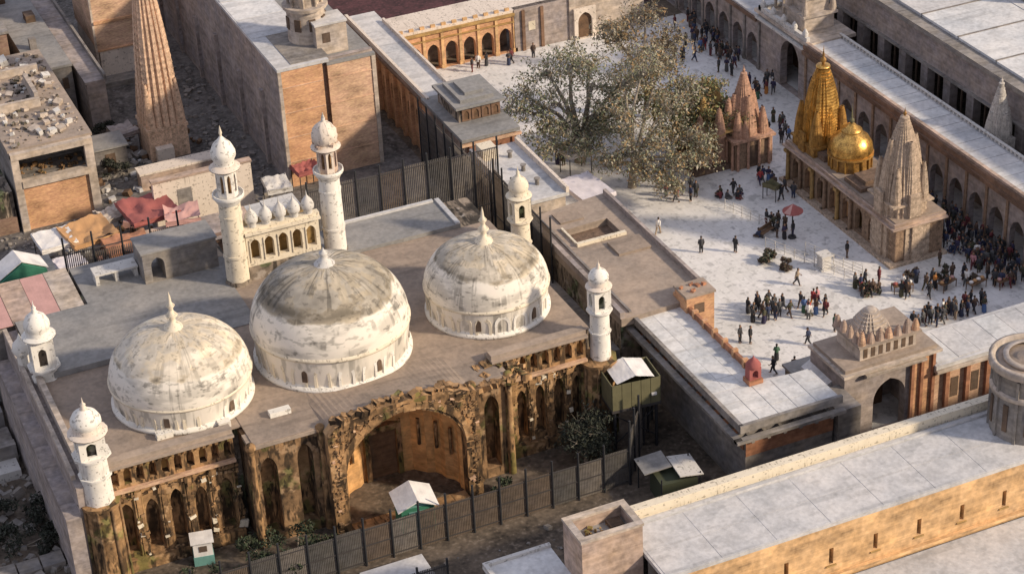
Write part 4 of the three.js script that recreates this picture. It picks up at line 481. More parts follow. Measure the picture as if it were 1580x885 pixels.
{ const t = thing('round_tower', 'round grey tower with a ringed top at the right edge in the foreground', 'tower', 20.1, 0, 46.6); part('wall', [cyl(2.7, 2.55, 13.0, 0, 0, 0, 32)], M.wallGrey, t); part('ring', [lathe([[2.5, 12.4], [3.0, 12.7], [3.0, 13.2], [2.7, 13.3], [2.5, 13.0]], 32), lathe([[1.6, 13.0], [2.0, 13.0], [2.0, 13.3], [1.6, 13.3]], 32), lathe([[2.62, 10.6], [2.8, 10.7], [2.8, 11.0], [2.6, 11.1]], 32)], M.stonePale, t); part('roof', lathe([[0, 13.6], [0.5, 13.5], [1.0, 13.1], [2.6, 12.98]], 32), M.roofTan, t); for (let i = 0; i < 10; i++) { const a = i / 10 * 2 * Math.PI; part('slot', box(-0.2, 0.2, 8.0, 10.2, 2.5, 2.68).rotateY(a), M.dark, t); part('rib', box(-0.1, 0.1, 7, 12.4, 2.55, 2.75).rotateY(a + 0.31), M.wallGrey, t); } }
{ const b = thing('low_white_shed', 'low shed with a whitish roof left of the square stair tower', 'shed', -20.6, 0, 41.8); part('wall', box(0.1, 5.0, 0, 5.6, 0.1, 9), M.wallGrey, b); part('roof', box(0, 5.0, 5.6, 5.85, 0, 9), M.roofWhite, b); part('kerb', [box(0, 5, 5.85, 6.1, 0, 0.3), box(0, 0.3, 5.85, 6.1, 0.3, 9)], M.limeGrey, b); }
{ const b = thing('white_floor_hut', 'small hut with a pale flat roof in front of the barricade', 'shed', -26.5, 0, 33.0); part('wall', box(0, 4.6, 0, 1.0, 0, 5), M.wallGrey, b); part('roof', box(-0.1, 4.7, 1.0, 1.15, -0.1, 5), M.roofPale, b); }

// ------------------------------------------------------------------ houses and lanes at the top left
{
  const b = thing('big_block', 'tall windowless block with a pale flat roof and orange brick front split by a slit', 'building', -11.2, 0, -75);
  part('wall', [box(0, 0.5, 0, 12.2, 0, 47.5), box(0.5, 9.8, 0, 12.0, 46.2, 46.7), box(9.3, 9.8, 0, 11.6, 0, 46.2)], M.wallMauve, b);
  part('brick_front', box(0.0, 4.35, 0, 12.2, 47.5, 47.8), M.brick, b); part('brick_front', box(5.05, 9.8, 0, 11.5, 46.7, 47.1), M.brickPale, b); part('slit_back', box(4.35, 5.05, 0, 11.4, 46.72, 46.78), M.brickBrown, b);
  part('corner_strip', [box(-0.12, 0.22, 0, 12.2, 47.6, 47.92), box(9.5, 9.9, 0, 11.5, 47.0, 47.2)], M.stonePale, b); for (let i = 0; i < 4; i++) part('brick_band', [box(0.2, 4.3, 2.6 + i * 2.6, 2.7 + i * 2.6, 47.8, 47.86), box(5.1, 9.5, 2.2 + i * 2.6, 2.3 + i * 2.6, 47.1, 47.16)], M.brickPale, b);
  part('roof', [box(-0.15, 5.0, 12.2, 12.5, 0, 47.9)], M.roofPale, b); part('grey_roof', [box(5.0, 9.9, 11.5, 11.75, 0, 47.2)], M.roofGrey, b); part('sunk_roof', [box(1.4, 5.2, 12.5, 12.56, 40, 47.4)], M.wallGrey, b);
  for (let i = 0; i < 8; i++) part('roof_sheet', box(0, 4.8, 12.5, 12.53 + 0.015 * (i % 3), i * 5.0 + 0.1, i * 5.0 + 4.95), i % 2 ? M.roofPale : M.roofWhite, b);
  for (let i = 0; i < 6; i++) part('buttress', box(-0.35, 0, 0, 7 + (i % 2), 4 + i * 7.5, 4.6 + i * 7.5), M.wallMauve, b);
  const r = sub('stair_house', b, 6.0, 11.75, 44.0); part('wall', [box(-1.2, 1.9, 0, 3.0, -1.2, 1.3)], M.stonePale, r); part('roof', box(-1.3, 2.0, 3.0, 3.2, -1.3, 1.4), M.roofPale, r); part('window', box(-0.6, 0.2, 1.2, 2.2, 1.3, 1.32), M.dark, r);
  const w = sub('roof_turret', b, 4.9, 12.5, 42.4); part('drum', [cyl(1.9, 1.8, 3.4, 0, 0, 0, 16), cyl(2.2, 2.2, 0.3, 0, 3.4, 0, 16), cyl(1.4, 1.3, 2.2, 0, 3.7, 0, 16), cyl(1.9, 1.9, 0.25, 0, 5.9, 0, 16)], M.stonePale, w); for (let i = 0; i < 8; i++) { const a = i * Math.PI / 4; part('window', box(-0.32, 0.32, 1.4, 2.6, 1.75, 1.92).rotateY(a), M.dark, w); part('column', cyl(0.14, 0.14, 2.2, Math.cos(a + 0.4) * 1.6, 3.7, Math.sin(a + 0.4) * 1.6, 6), M.stonePale, w); } part('dome', lathe([[1.6, 6.1], [1.7, 6.6], [1.2, 7.6], [0, 8.4]], 16), M.limeGrey, w);
}
{ const b = thing('unfinished_house', 'unfinished house with a concrete frame front, brick infill and a littered roof', 'house', -36.4, 0, -31);
  part('frame', [box(0, 0.7, 0, 8, -0.6, 0), box(6.9, 7.7, 0, 8, -0.6, 0), box(0, 7.7, 7.5, 8.1, -0.6, 0.1), box(0.7, 6.9, 4.5, 5.2, -0.6, 0.1)], M.stonePale, b); part('brick_infill', box(0.7, 6.9, 0, 4.5, -0.5, -0.25), M.brick, b); part('back_wall', box(0.4, 7.3, 0, 8, -4.6, -4.2), M.wallDark, b); part('floor_slab', box(0.2, 7.5, 4.6, 4.9, -4.4, -0.6), M.wallGrey, b); part('side_wall', [box(0, 0.4, 0, 8, -22, -0.6), box(7.3, 7.7, 0, 8, -22, -0.6)], M.wallGrey, b); part('roof', box(-0.1, 7.9, 8.0, 8.3, -22, -0.6), M.roofTan, b); part('roof_wall', [box(0.2, 5.0, 8.3, 9.2, -9, -8.6), box(4.6, 5.0, 8.3, 9.6, -14, -9), box(0.2, 6.6, 8.3, 9.1, -17, -16.6)], M.stonePale, b);
  stuff(part('roof_rubble', rubble(81, 120, 0.2, 7.4, -21, -1, 8.3, 0.12, 0.8), M.stonePale, b)); stuff(part('roof_debris', rubble(83, 220, 0.2, 7.4, -21, -1, 8.3, 0.1, 0.6), M.ruinGrey, b)); stuff(part('roof_boards', rubble(84, 40, 0.2, 7.4, -21, -1, 8.35, 0.2, 1.1), M.limeGrey, b)); stuff(part('storey_rubble', rubble(82, 60, 0.8, 6.8, -3.9, -0.8, 4.9, 0.1, 0.6), M.ruin, b)); part('left_wing', [box(-6, -0.3, 0, 4.2, -6, -0.6)], M.ruinGrey, b); part('left_wing_wall', box(-6, -0.3, 0, 1.6, -0.6, -0.3), M.brickBrown, b); }
{ const b = thing('brown_house', 'reddish brown plain house cut by the left edge behind the littered roof', 'house', -40, 0, -74); part('wall', box(0, 9.2, 0, 9, 0, 17), M.brickBrown, b); part('roof', box(-0.2, 9.4, 9, 9.25, -0.2, 17.2), M.wallGrey, b); part('window', [box(5.2, 6.2, 5.4, 6.8, 17.0, 17.04), box(7.2, 8.2, 5.4, 6.8, 17, 17.04)], M.dark, b); }
{ const b = thing('windowed_house', 'dark grey house with small black windows at the top left', 'house', -29.6, 0, -84); part('wall', box(0, 3.9, 0, 6.2, 0, 32), M.wallGrey, b); part('roof', box(-0.1, 4.0, 6.2, 6.45, -0.1, 32.1), M.roofGrey, b); for (let i = 0; i < 3; i++) for (const y of [1.0, 3.8]) part('window', box(0.5 + i * 1.15, 1.1 + i * 1.15, y, y + 1.2, 32.0, 32.05), M.dark, b); part('chimney', [box(1, 1.7, 6.45, 7.6, 26, 26.7)], M.wallDark, b); part('roof_hatch', [box(2.2, 3.2, 6.45, 7.2, 18, 19.6), box(0.6, 1.4, 6.45, 7.2, 12, 13)], M.dark, b); }
{ const b = thing('mauve_row', 'long narrow house with a mauve grey roof beside the alley at the top left', 'house', -25.2, 0, -86); part('wall', box(0, 1.9, 0, 5.6, 0, 38), M.wallMauve, b); part('roof', box(-0.15, 2.05, 5.6, 5.85, 0, 38.1), M.wallMauve, b); part('parapet', [box(1.8, 2.05, 5.85, 6.4, 0, 38.1)], M.wallGrey, b); }
{ const b = thing('orange_tower_house', 'tall orange brick house with a pale plastered foot at the top left', 'house', -21.2, 0, -70); part('brick_wall', box(0, 5.2, 3.6, 16, 0, 10), M.brickPale, b); part('plaster_foot', box(0.15, 5.0, 0, 3.6, 0, 10.1), M.plaster, b); part('band', [box(-0.05, 5.25, 6.6, 6.9, 9.9, 10.15), box(0, 5.2, 3.5, 3.65, 9.9, 10.2)], M.brick, b); part('roof', box(-0.2, 5.4, 16, 16.3, -0.2, 10.2), M.roofPale, b); part('side_strip', box(-0.2, 0, 0, 16, 9.6, 10), M.stonePale, b); part('step', box(-1, 6, 0, 0.6, 10.1, 12), M.wallGrey, b); }
{ const s = thing('old_spire', 'tall ribbed orange sandstone temple spire rising from the rubble at the top left', 'spire', -19.7, 0, -41); part('base', [box(-2.0, 2.0, 0, 3.2, -2.0, 2.0), box(-2.12, 2.12, 3.2, 3.5, -2.12, 2.12)], M.shikhara, s); part('white_step', box(-1.5, 0.2, 0, 1.6, 2.0, 2.9), M.plaster, s); part('shaft', tower(2.05, 17.5, { layers: 26, top: 0.22, bow: 1.85, step: 0.05, plan: 2 }).translate(0, 3.5, 0), M.shikhara, s); for (let k = 0; k < 4; k++) { for (const o of [-1.5, -0.75, 0, 0.75, 1.5]) part('rib', tower(0.34, 8.5 - Math.abs(o) * 3.2, { layers: 30, top: 0.2, bow: 1.6, step: 0.06 }).rotateX(-0.078).translate(o * 0.92, 3.5, 1.85 - 0.1 * Math.abs(o)).rotateY(k * Math.PI / 2), M.shikhara, s); part('corner_spirelet', tower(0.55, 5.0, { layers: 14, bow: 1.5 }).translate(1.5, 3.2, 1.5).rotateY(k * Math.PI / 2), M.shikhara, s); } part('finial', [...amalaka(0.8, 20.9), kalasha(0.4, 21.3)], M.shikhara, s); }
{ const w = thing('terrace_ledge', 'low pale pink ledge of a terrace at the foot of the old spire', 'wall', -24.2, 0, -35); part('wall', box(0, 8.2, 0, 1.7, 0, 1.6), M.stonePink, w); part('coping', box(-0.1, 8.3, 1.7, 1.9, -0.1, 1.7), M.plaster, w); }
{ const w = thing('lane_wall', 'pinkish white rendered wall along the lane left of the minarets', 'wall', -25, 0, -25.5); part('wall', [box(0, 9.5, 0, 5.0, 0, 0.6)], M.plaster, w); part('coping', box(-0.1, 9.6, 5.0, 5.2, -0.1, 0.7), M.stonePink, w); part('patch', [box(2.2, 3.6, 2.2, 3.9, 0.6, 0.63)], M.wallGrey, w); }
{ const w = thing('dark_hut', 'dark grey hut among the rubble beside the old spire', 'hut', -27.2, 0, -42); part('wall', box(0, 3.2, 0, 2.6, 0, 3), M.wallDark, w); part('roof', box(-0.2, 3.4, 2.6, 2.75, -0.2, 3.3), M.roofGrey, w); part('door', box(1, 2, 0.05, 2, 3.0, 3.03), M.dark, w); }
{ const w = thing('shed_row', 'row of low sheds with sloping tin roofs below the pink wall', 'shed', -27.5, 0, -20); part('wall', [box(0, 12, 0, 2.6, 0, 3)], M.brickBrown, w); for (let i = 0; i < 5; i++) part('roof_sheet', box(0, 2.36, 0, 0.06, 0, 3.9).rotateX(0.14).translate(i * 2.42, 2.95 + 0.06 * (i % 2), -0.4), [M.stonePink, M.roofPale, M.wallMauve][i % 3], w); for (let i = 0; i < 4; i++) part('door', box(1 + i * 2.8, 1.9 + i * 2.8, 0.05, 2.0, 3.0, 3.04), i % 2 ? M.dark : M.clothTeal, w); }
{ const w = thing('cream_kiosk', 'small cream cube kiosk standing behind the gallery pinnacles', 'kiosk', -17.4, 0, -9.5); part('wall', box(-1.3, 1.3, 0, 8.2, -1, 1), M.plaster, w); part('roof', box(-1.5, 1.5, 8.2, 8.5, -1.2, 1.2), M.limeGrey, w); part('window', box(-0.4, 0.4, 6.2, 7.4, 1.0, 1.03), M.wallGrey, w); }
function canopy(name, label, cat, x, z, w, d, h, m, sag, fold, seed, turn = 0, legs = M.iron) { const t = thing(name, label, cat, x, 0, z, turn); for (const sx of [-0.46, 0.46]) for (const sz of [-0.46, 0.46]) part('post', cyl(0.05, 0.05, h, sx * w, 0, sz * d, 6), legs, t); part('sheet', sheet(w, d, h, sag, fold, seed), m, t); part('valance', [sheet(w, 0.5, 0, 0, 0.08, seed + 1).rotateX(Math.PI / 2).translate(0, h - 0.2, d / 2), sheet(d, 0.5, 0, 0, 0.08, seed + 2).rotateX(Math.PI / 2).rotateY(-Math.PI / 2).translate(-w / 2, h - 0.2, 0)], m, t); return t; }
canopy('red_tarpaulin', 'crumpled red tarpaulin roof over stalls in the lane', 'tarpaulin', -26.0, -23.6, 4.6, 5.0, 3.6, M.clothRed, 0.3, 0.5, 301, 0.1);
canopy('red_tarpaulin', 'dark red tarpaulin sheet hanging lower, left of the shed row', 'tarpaulin', -29.4, -18.2, 4.0, 3.6, 3.4, M.redStone, 0.2, 0.4, 305, 0.0);
canopy('pink_tarpaulin', 'faded pink tarpaulin beside the red one', 'tarpaulin', -23.6, -20.6, 3.2, 3.0, 3.8, M.clothPink, 0.2, 0.4, 309, -0.2);
canopy('orange_tarpaulin', 'orange and tan tarpaulin below the unfinished house', 'tarpaulin', -32.0, -22.3, 4.4, 4.4, 3.4, M.clothOrange, 0.3, 0.5, 313, 0.15);
canopy('white_sheet', 'white square sheet roof left of the orange tarpaulin', 'tarpaulin', -35.0, -22.6, 3.4, 3.6, 3.3, M.clothWhite, 0.15, 0.15, 317, 0.05);
canopy('lilac_sheet', 'pale lilac sheet in front of the white sheet roof', 'tarpaulin', -34.6, -18.9, 2.6, 2.4, 2.6, M.clothLilac, 0.15, 0.2, 321, 0.1);
{ const w = thing('flat_shed', 'low brown shed carrying the green and white tent at the left edge', 'shed', -43.2, 0, -17); part('wall', box(0, 6.4, 0, 4.6, 0, 5.8), M.brickBrown, w); part('roof', box(-0.15, 6.55, 4.6, 4.8, -0.15, 5.95), M.roofGrey, w); part('door', box(4.4, 5.4, 0.05, 2, 5.8, 5.83), M.dark, w); }
{ const t = thing('green_tent', 'tent with a white ridge roof and dark green front at the left edge', 'tent', -39.9, 4.8, -14.6, 0.1); const s = new THREE.Shape(); s.moveTo(-2.0, 0); s.lineTo(2.0, 0); s.lineTo(2.0, 1.2); s.lineTo(0, 2.3); s.lineTo(-2.0, 1.2); s.closePath(); part('wall', new THREE.ExtrudeGeometry(s, { depth: 2.4, bevelEnabled: false }), M.clothGreen, t); for (const k of [-1, 1]) part('roof', box(-1.25, 1.25, 0, 0.06, -0.2, 2.2).rotateZ(-k * 0.5).translate(k * 1.08, 1.82, 0), M.clothWhite, t); }
{ const t = thing('pink_shed', 'shed with a wide pink and grey sheet roof behind the left roof kiosk', 'shed', -44.9, 0, -5.7); part('wall', [box(0.2, 7.5, 0, 8.85, 0.3, 5.7)], M.wallDark, t); for (let i = 0; i < 4; i++) part('roof_sheet', box(0, 1.9, 0, 0.06, 0, 6.4).rotateX(0.05).translate(i * 1.94, 9.28 + 0.03 * (i % 2), -0.2), [M.clothPink, M.stonePink, M.clothPink, M.stonePale][i], t); }
{ const t = thing('timber_shack', 'low shack with a rusty sheet roof beside the tent', 'shed', -33.5, 0, -14.5); part('wall', box(0, 3.2, 0, 2.6, 0, 3), M.brickBrown, t); part('roof', box(-0.2, 3.4, 2.6, 2.7, -0.3, 3.3), M.redStone, t); part('door', box(0.8, 1.6, 0.04, 2, 3, 3.03), M.dark, t); }

canopy('tan_tarpaulin', 'tan tarpaulin between the orange one and the red one', 'tarpaulin', -29.0, -25.4, 2.6, 2.6, 3.0, M.stonePale, 0.25, 0.4, 341, 0.3);
canopy('teal_sheet', 'small teal sheet roof behind the gallery end of the shed row', 'tarpaulin', -18.8, -16.4, 2.6, 2.2, 2.8, M.clothTeal, 0.2, 0.2, 345, 0.1);
canopy('grey_sheet', 'grey sheet roof beside the foot of the big block', 'tarpaulin', -13.4, -24.2, 2.4, 3.0, 2.6, M.limeGrey, 0.2, 0.25, 349, -0.1);
canopy('dark_red_sheet', 'dark red sheet at the corner of the orange brick front', 'tarpaulin', -10.0, -25.6, 2.4, 2.2, 2.8, M.clothRed, 0.25, 0.4, 353, 0.1);
canopy('white_sheet', 'white sheet roof below the pinkish wall beside the left minaret', 'tarpaulin', -27.4, -15.2, 2.4, 2.0, 4.4, M.clothWhite, 0.15, 0.25, 357, 0.15);
canopy('faded_sheet', 'faded mauve sheet roof hanging beside the dark hut', 'tarpaulin', -23.2, -43.4, 2.4, 2.6, 2.2, M.wallMauve, 0.25, 0.3, 361, 0.2);
stuff(tag(part('lane_litter', [rubble(95, 150, -36, -17, -29, -9, 0, 0.15, 0.7), rubble(96, 70, -28, -22, -48, -33, 0.1, 0.2, 0.9)], M.roofPale), 'pale broken boards and litter strewn along the lane', 'litter'));
stuff(tag(part('cloth_litter', [rubble(97, 60, -35, -18, -28, -10, 0.2, 0.2, 0.8)], M.clothPink), 'pinkish cloth bundles strewn among the stalls of the lane', 'litter'));
stuff(tag(part('timber_litter', [rubble(98, 110, -30, -16, -48, -24, 0.1, 0.2, 0.9), rubble(99, 60, -35, -18, -28, -10, 0.2, 0.2, 0.9)], M.timber), 'dark timber scraps lying between the spire and the stalls', 'litter'));

// ------------------------------------------------------------------ barricades of steel posts and sheets round the mosque
function barricade(label, x0, z0, x1, z1, h, y0, ext, bay, m, seed, ragged = 0.2) {
  const t = thing('barricade', label, 'fence', x0, y0, z0, -Math.atan2(z1 - z0, x1 - x0)), len = Math.hypot(x1 - x0, z1 - z0), n = Math.round(len / bay), b = len / n, R = rng(seed);
  const pg = cyl(0.09, 0.09, h + ext, 0, 0, 0, 6), gap = h > 6 ? 0.17 : 0.13, vars = [0, 1, 2, 3].map((k) => { const hh = h - ragged * k / 3, g = []; for (let x = 0.12; x < b - 0.1; x += gap) g.push(box(x, x + gap * (h > 6 ? 0.5 : 0.74), 0.1, hh, -0.03, 0.0)); if (k === 3) g.push(box(0.1, b - 0.1, 0.1, hh * (0.45 + 0.3 * R()), -0.06, -0.04)); return mergeGeometries(g.map((q) => prep(q))); }), rg = prep(box(0, b, 0, 0.08, 0.0, 0.06)), pgp = prep(pg);
  for (let i = 0; i <= n; i++) { const p = part('post', pgp, M.post, t); p.position.set(i * b, 0, 0.06); if (i === n) break; const s = part('bar_panel', vars[Math.floor(R() * 4)], m[Math.floor(R() * m.length)], t); s.position.set(i * b, 0, 0); for (const y of [0.3, h * 0.5, h - 0.3]) { const r = part('rail', rg, M.iron, t); r.position.set(i * b, y, 0.0); } }
  return t;
}
M.sheetLight = std(0.22, 0.20, 0.185, T.stone, 0.7);
barricade('front barricade of dark sheets and tall black posts before the mosque portal', -42.5, 30.9, -4.0, 30.9, 3.4, 0, 0.9, 2.15, [M.sheetBrown, M.sheetLight, M.sheet], 401);
barricade('barricade turning toward the cloister by the raised guard booth', -4.0, 30.9, 1.4, 24.0, 4.6, 0, 1.2, 1.8, [M.sheet, M.sheetLight], 402);
barricade('tall grey barricade behind the pale slab roof and the right minaret', -16.2, -5.2, 1.4, -5.2, 11.4, 0, 0.8, 2.2, [M.sheet, M.sheetLight, M.sheetBrown], 403, 0.4);
barricade('dark barricade running back along the corridor to the courtyard corner', 1.5, -24.5, 1.5, -5.2, 7.0, 0, 0.8, 2.2, [M.sheet, M.sheetLight], 404, 0.5);
barricade('dark barricade beside the right end of the mosque roof', 0.9, -5.0, 0.9, 7.0, 9.2, 0, 1.0, 2.0, [M.sheet, M.sheetBrown], 405, 0.4);
barricade('blue black barricade behind the roof bench at the left of the mosque', -36.8, -7.6, -27.0, -7.6, 9.8, 0, 1.4, 2.2, [M.sheetBrown, M.sheetLight], 406, 0.6);
barricade('lower outer barricade nearest the foreground at the bottom', -44, 36.4, -21.2, 36.4, 2.6, 0, 0.4, 2.3, [M.sheet, M.sheetLight], 407);

// guard booths
{ const b = thing('raised_guard_booth', 'olive canvas guard booth with a white pitched roof on tall stilts', 'booth', -1.4, 0, 25.9, -0.1); for (const [x, z] of [[-1.7, -1.2], [1.7, -1.2], [-1.7, 1.2], [1.7, 1.2], [0, 1.2]]) part('stilt', cyl(0.13, 0.13, 4.2, x, 0, z, 6), M.post, b); part('platform', box(-2.0, 2.0, 4.0, 4.25, -1.5, 1.5), M.iron, b); const R = rng(66); for (let i = 0; i < 5; i++) part('canvas', box(-1.95 + i * 0.78, -1.21 + i * 0.78, 4.25, 6.5, 1.42 + 0.05 * R(), 1.5), M.clothOlive, b); part('side_canvas', [box(-2.0, -1.92, 4.25, 6.5, -1.5, 1.4), box(1.92, 2.0, 4.25, 6.5, -1.5, 1.4), box(-1.9, 1.9, 4.25, 6.5, -1.5, -1.42)], M.clothOlive, b); for (const k of [-1, 1]) part('roof', sheet(1.6, 2.8, 0, 0, 0.05, 440 + k).rotateZ(-k * 0.28).translate(k * 0.76, 6.75, 0), M.clothWhite, b); part('lamp', box(1.2, 1.6, 5.0, 5.2, 1.5, 1.65), M.clothWhite, b); for (const s of [-1, 1]) part('brace', bar([s * 1.7, 1, 1.2], [-s * 1.7, 3.6, 1.2], 0.05), M.post, b); }
{ const b = thing('green_booth', 'small green booth with a white ridge roof before the portal', 'booth', -20.7, 0.8, 29.0, -0.12); part('plinth', box(-1.35, 1.35, -0.8, 0, -1.2, 1.2), M.wallGrey, b); part('wall', [box(-1.25, 1.25, 0, 2.3, -1.1, 1.1)], M.clothGreen, b); part('window', box(-0.7, 0.6, 1.2, 2.0, 1.1, 1.13), M.clothTeal, b); for (const k of [-1, 1]) part('roof', box(-0.85, 0.85, 0, 0.07, -1.4, 1.4).rotateZ(-k * 0.42).translate(k * 0.75, 2.62, 0), M.clothWhite, b); const s = new THREE.Shape(); s.moveTo(-1.25, 0); s.lineTo(1.25, 0); s.lineTo(0, 0.62); s.closePath(); part('gable', new THREE.ExtrudeGeometry(s, { depth: 2.1, bevelEnabled: false }).translate(0, 2.3, -1.05), M.clothTeal, b); }
{ const b = thing('dark_booth', 'dark green booth with two grey sheet roofs in the shaded yard', 'booth', -1.6, 0, 33.6, -0.1); part('wall', [box(-1.5, 1.4, 0, 2.0, -1.2, 1.2)], M.leafDark, b); part('roof', [box(-0.1, 1.8, 0, 0.08, -1.4, 1.4).rotateZ(-0.12).translate(0, 2.5, 0)], M.limeGrey, b); part('side_roof', [box(-2.4, -0.2, 0, 0.07, -1.8, 0.4).rotateZ(0.1).translate(0, 2.6, -0.4)], M.roofGrey, b); for (const [x, z] of [[-1.5, 1.2], [1.6, 1.2], [1.6, -1.2], [-2.2, -1.8]]) part('post', cyl(0.06, 0.06, 2.5, x, 0, z, 6), M.post, b); }
{ const b = thing('white_guard_box', 'small white box hut with a green foot by the left facade wing', 'booth', -35.8, 0, 24.8, -0.2); part('wall', box(-0.7, 0.7, 0.8, 2.0, -0.6, 0.6), M.clothWhite, b); part('base', box(-0.75, 0.75, 0, 0.8, -0.65, 0.65), M.clothTeal, b); part('roof', box(-0.85, 0.85, 2.0, 2.1, -0.75, 0.75), M.clothWhite, b); part('window', box(-0.3, 0.3, 1.2, 1.7, 0.6, 0.63), M.dark, b); }

// ------------------------------------------------------------------ trees and plants
function tree(label, x, z, h, lobes, seed, cols, n, size, trunkR) { // lobes: [dx, y, dz, radius]
  const t = thing('tree', label, 'tree', x, 0, z), R = rng(seed), limb = [], pts = [];
  limb.push(bar([0, -0.1, 0], [0.15, h * 0.22, 0.1], trunkR * 1.5, trunkR, 9));
  for (const [dx, y, dz, r] of lobes) {
    const mid = [dx * 0.4 + (R() - 0.5), h * 0.22 + (y - h * 0.22) * 0.55, dz * 0.4 + (R() - 0.5)]; limb.push(bar([0.15, h * 0.2, 0.1], mid, trunkR * 0.75, trunkR * 0.5, 7), bar(mid, [dx, y, dz], trunkR * 0.5, trunkR * 0.24, 6));
    for (let i = 0; i < 34; i++) { const a = R() * 6.283, q = Math.acos(1 - 1.85 * R()), rr = r * (0.35 + 0.85 * R()), p = [dx + Math.cos(a) * Math.sin(q) * rr, y + Math.cos(q) * rr * 0.72, dz + Math.sin(a) * Math.sin(q) * rr]; if (i % 2) { const k = [dx * 0.9 + mid[0] * 0.1 + (R() - 0.5) * r * 0.5, y * 0.93, dz * 0.9 + mid[2] * 0.1 + (R() - 0.5) * r * 0.5]; limb.push(bar([dx, y, dz], k, trunkR * 0.16, 0.05, 4), bar(k, p, 0.05, 0.02, 4)); for (let j = 0; j < 3; j++) limb.push(bar(p, [p[0] + (R() - 0.5) * 1.3, p[1] + (R() - 0.2) * 0.8, p[2] + (R() - 0.5) * 1.3], 0.028, 0.012, 3)); } pts.push([...p, 0.7 + 0.9 * R(), (R() - 0.5) * 1.6]); }
  }
  part('trunk', limb, M.bark, t);  stuff(clump(pts, M.leaf, t, 'crown', seed + 1, 0.85, Math.round(n * 0.5), size * 0.86, { col: cols })); return t;
}
tree('large dusty olive tree spreading over the upper left of the courtyard', 15.6, -18.6, 9.5, [[-4.2, 6.6, -3.5, 2.4], [-1.2, 8.2, -4.6, 2.6], [2.6, 8.8, -3.2, 2.6], [-2.6, 7.2, 0.4, 2.3], [1.4, 8.4, 0.6, 2.5], [-4.6, 5.4, 1.6, 1.7], [4.6, 7.6, 0.2, 2.2], [0.2, 9.4, -2, 2.2], [-5.6, 6.6, -1.2, 2.2], [-2.4, 5.2, 2.6, 1.8], [1.6, 6.0, 2.6, 2.0], [-4.6, 4.0, 3.4, 1.6], [-1.0, 3.6, 4.2, 1.6], [0.8, 4.2, 1.8, 1.8], [3.2, 5.6, 2.6, 2.0], [2.8, 7.4, 3.4, 2.0], [1.6, 5.0, 4.6, 1.7]], 501, [[0.17, 0.19, 0.115], [0.23, 0.24, 0.15], [0.28, 0.265, 0.19], [0.13, 0.15, 0.08], [0.30, 0.23, 0.13], [0.36, 0.33, 0.26]], 40, 0.2, 0.42);
tree('tall pale grey leafed tree with bare lower branches at the centre of the courtyard', 17.6, -11.4, 12, [[1.2, 9.6, -3.4, 2.4], [4.2, 10.2, -2.4, 2.3], [-0.6, 8.0, 1.2, 2.2], [3.4, 8.2, 1.4, 2.4], [0.8, 6.0, 3.2, 1.9], [4.8, 5.6, 3.0, 1.8], [2.0, 11.6, -1.2, 2.0], [6.2, 8.2, -1, 2.0], [-1.6, 5.2, 2.6, 1.6], [2.6, 3.9, 4.4, 1.6], [5.8, 3.8, 3.8, 1.5], [-0.4, 3.4, 3.6, 1.6], [1.0, 2.6, 5.6, 1.3], [-2.6, 3.8, 1.4, 1.5]], 511, [[0.28, 0.28, 0.19], [0.20, 0.21, 0.13], [0.38, 0.34, 0.27], [0.17, 0.15, 0.095], [0.32, 0.21, 0.10]], 44, 0.19, 0.3);
tree('brownish tree with thin crown at the top of the courtyard behind the pale tree', 25.6, -24, 11, [[-2.4, 8.6, -2, 2.3], [0.8, 10.2, -1.4, 2.3], [2.6, 8.0, 0.4, 2.0], [-1.4, 8.4, 2.0, 2.1], [1.0, 6.6, 2.8, 1.8], [-3.6, 10.4, 0.2, 1.9]], 521, [[0.26, 0.235, 0.17], [0.33, 0.29, 0.215], [0.18, 0.16, 0.10], [0.28, 0.18, 0.09]], 48, 0.2, 0.3);
tree('low green brown tree crowding the tree shrine and red temple', 25.4, -16.0, 6.6, [[-1.6, 4.8, 0.2, 1.8], [1.0, 5.6, -0.8, 1.9], [2.0, 4.6, 1.6, 1.7], [-0.6, 4.4, 2.2, 1.5], [-2.4, 4.0, 3.4, 1.5], [0.4, 5.2, 4.0, 1.5], [2.4, 5.0, 3.6, 1.4], [3.6, 4.6, 4.8, 1.3], [-1.2, 3.2, 5.0, 1.2], [3.2, 5.8, 0.4, 1.6], [1.2, 6.6, 1.6, 1.6], [-2.6, 5.8, -0.6, 1.6]], 531, [[0.15, 0.17, 0.07], [0.23, 0.18, 0.08], [0.28, 0.17, 0.08], [0.11, 0.15, 0.07], [0.30, 0.25, 0.10]], 66, 0.2, 0.3);
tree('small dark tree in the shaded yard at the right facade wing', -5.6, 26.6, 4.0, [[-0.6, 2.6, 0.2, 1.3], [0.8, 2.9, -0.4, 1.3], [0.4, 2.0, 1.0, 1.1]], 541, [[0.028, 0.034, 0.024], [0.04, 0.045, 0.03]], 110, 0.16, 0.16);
function shrub(label, x, z, r, seed, cols, group, y = 0) { const t = thing('shrub', label, 'shrub', x, y, z, 0, group), R = rng(seed), p = []; for (let i = 0; i < 9; i++) p.push([(R() - 0.5) * 2 * r, 0.3 * r + R() * r * 0.9, (R() - 0.5) * 2 * r, 0.8]); part('stem', [0, 1, 2, 3].map((i) => bar([0, 0, 0], [p[i][0], p[i][1], p[i][2]], 0.05, 0.02, 5)), M.bark, t); stuff(clump(p, M.leaf, t, 'foliage', seed + 1, r * 0.62, 95, 0.16, { col: cols })); return t; }
const GREEN = [[0.032, 0.05, 0.025], [0.045, 0.06, 0.03], [0.04, 0.043, 0.026]], DARK = [[0.022, 0.028, 0.018], [0.04, 0.045, 0.03], [0.03, 0.03, 0.024]];
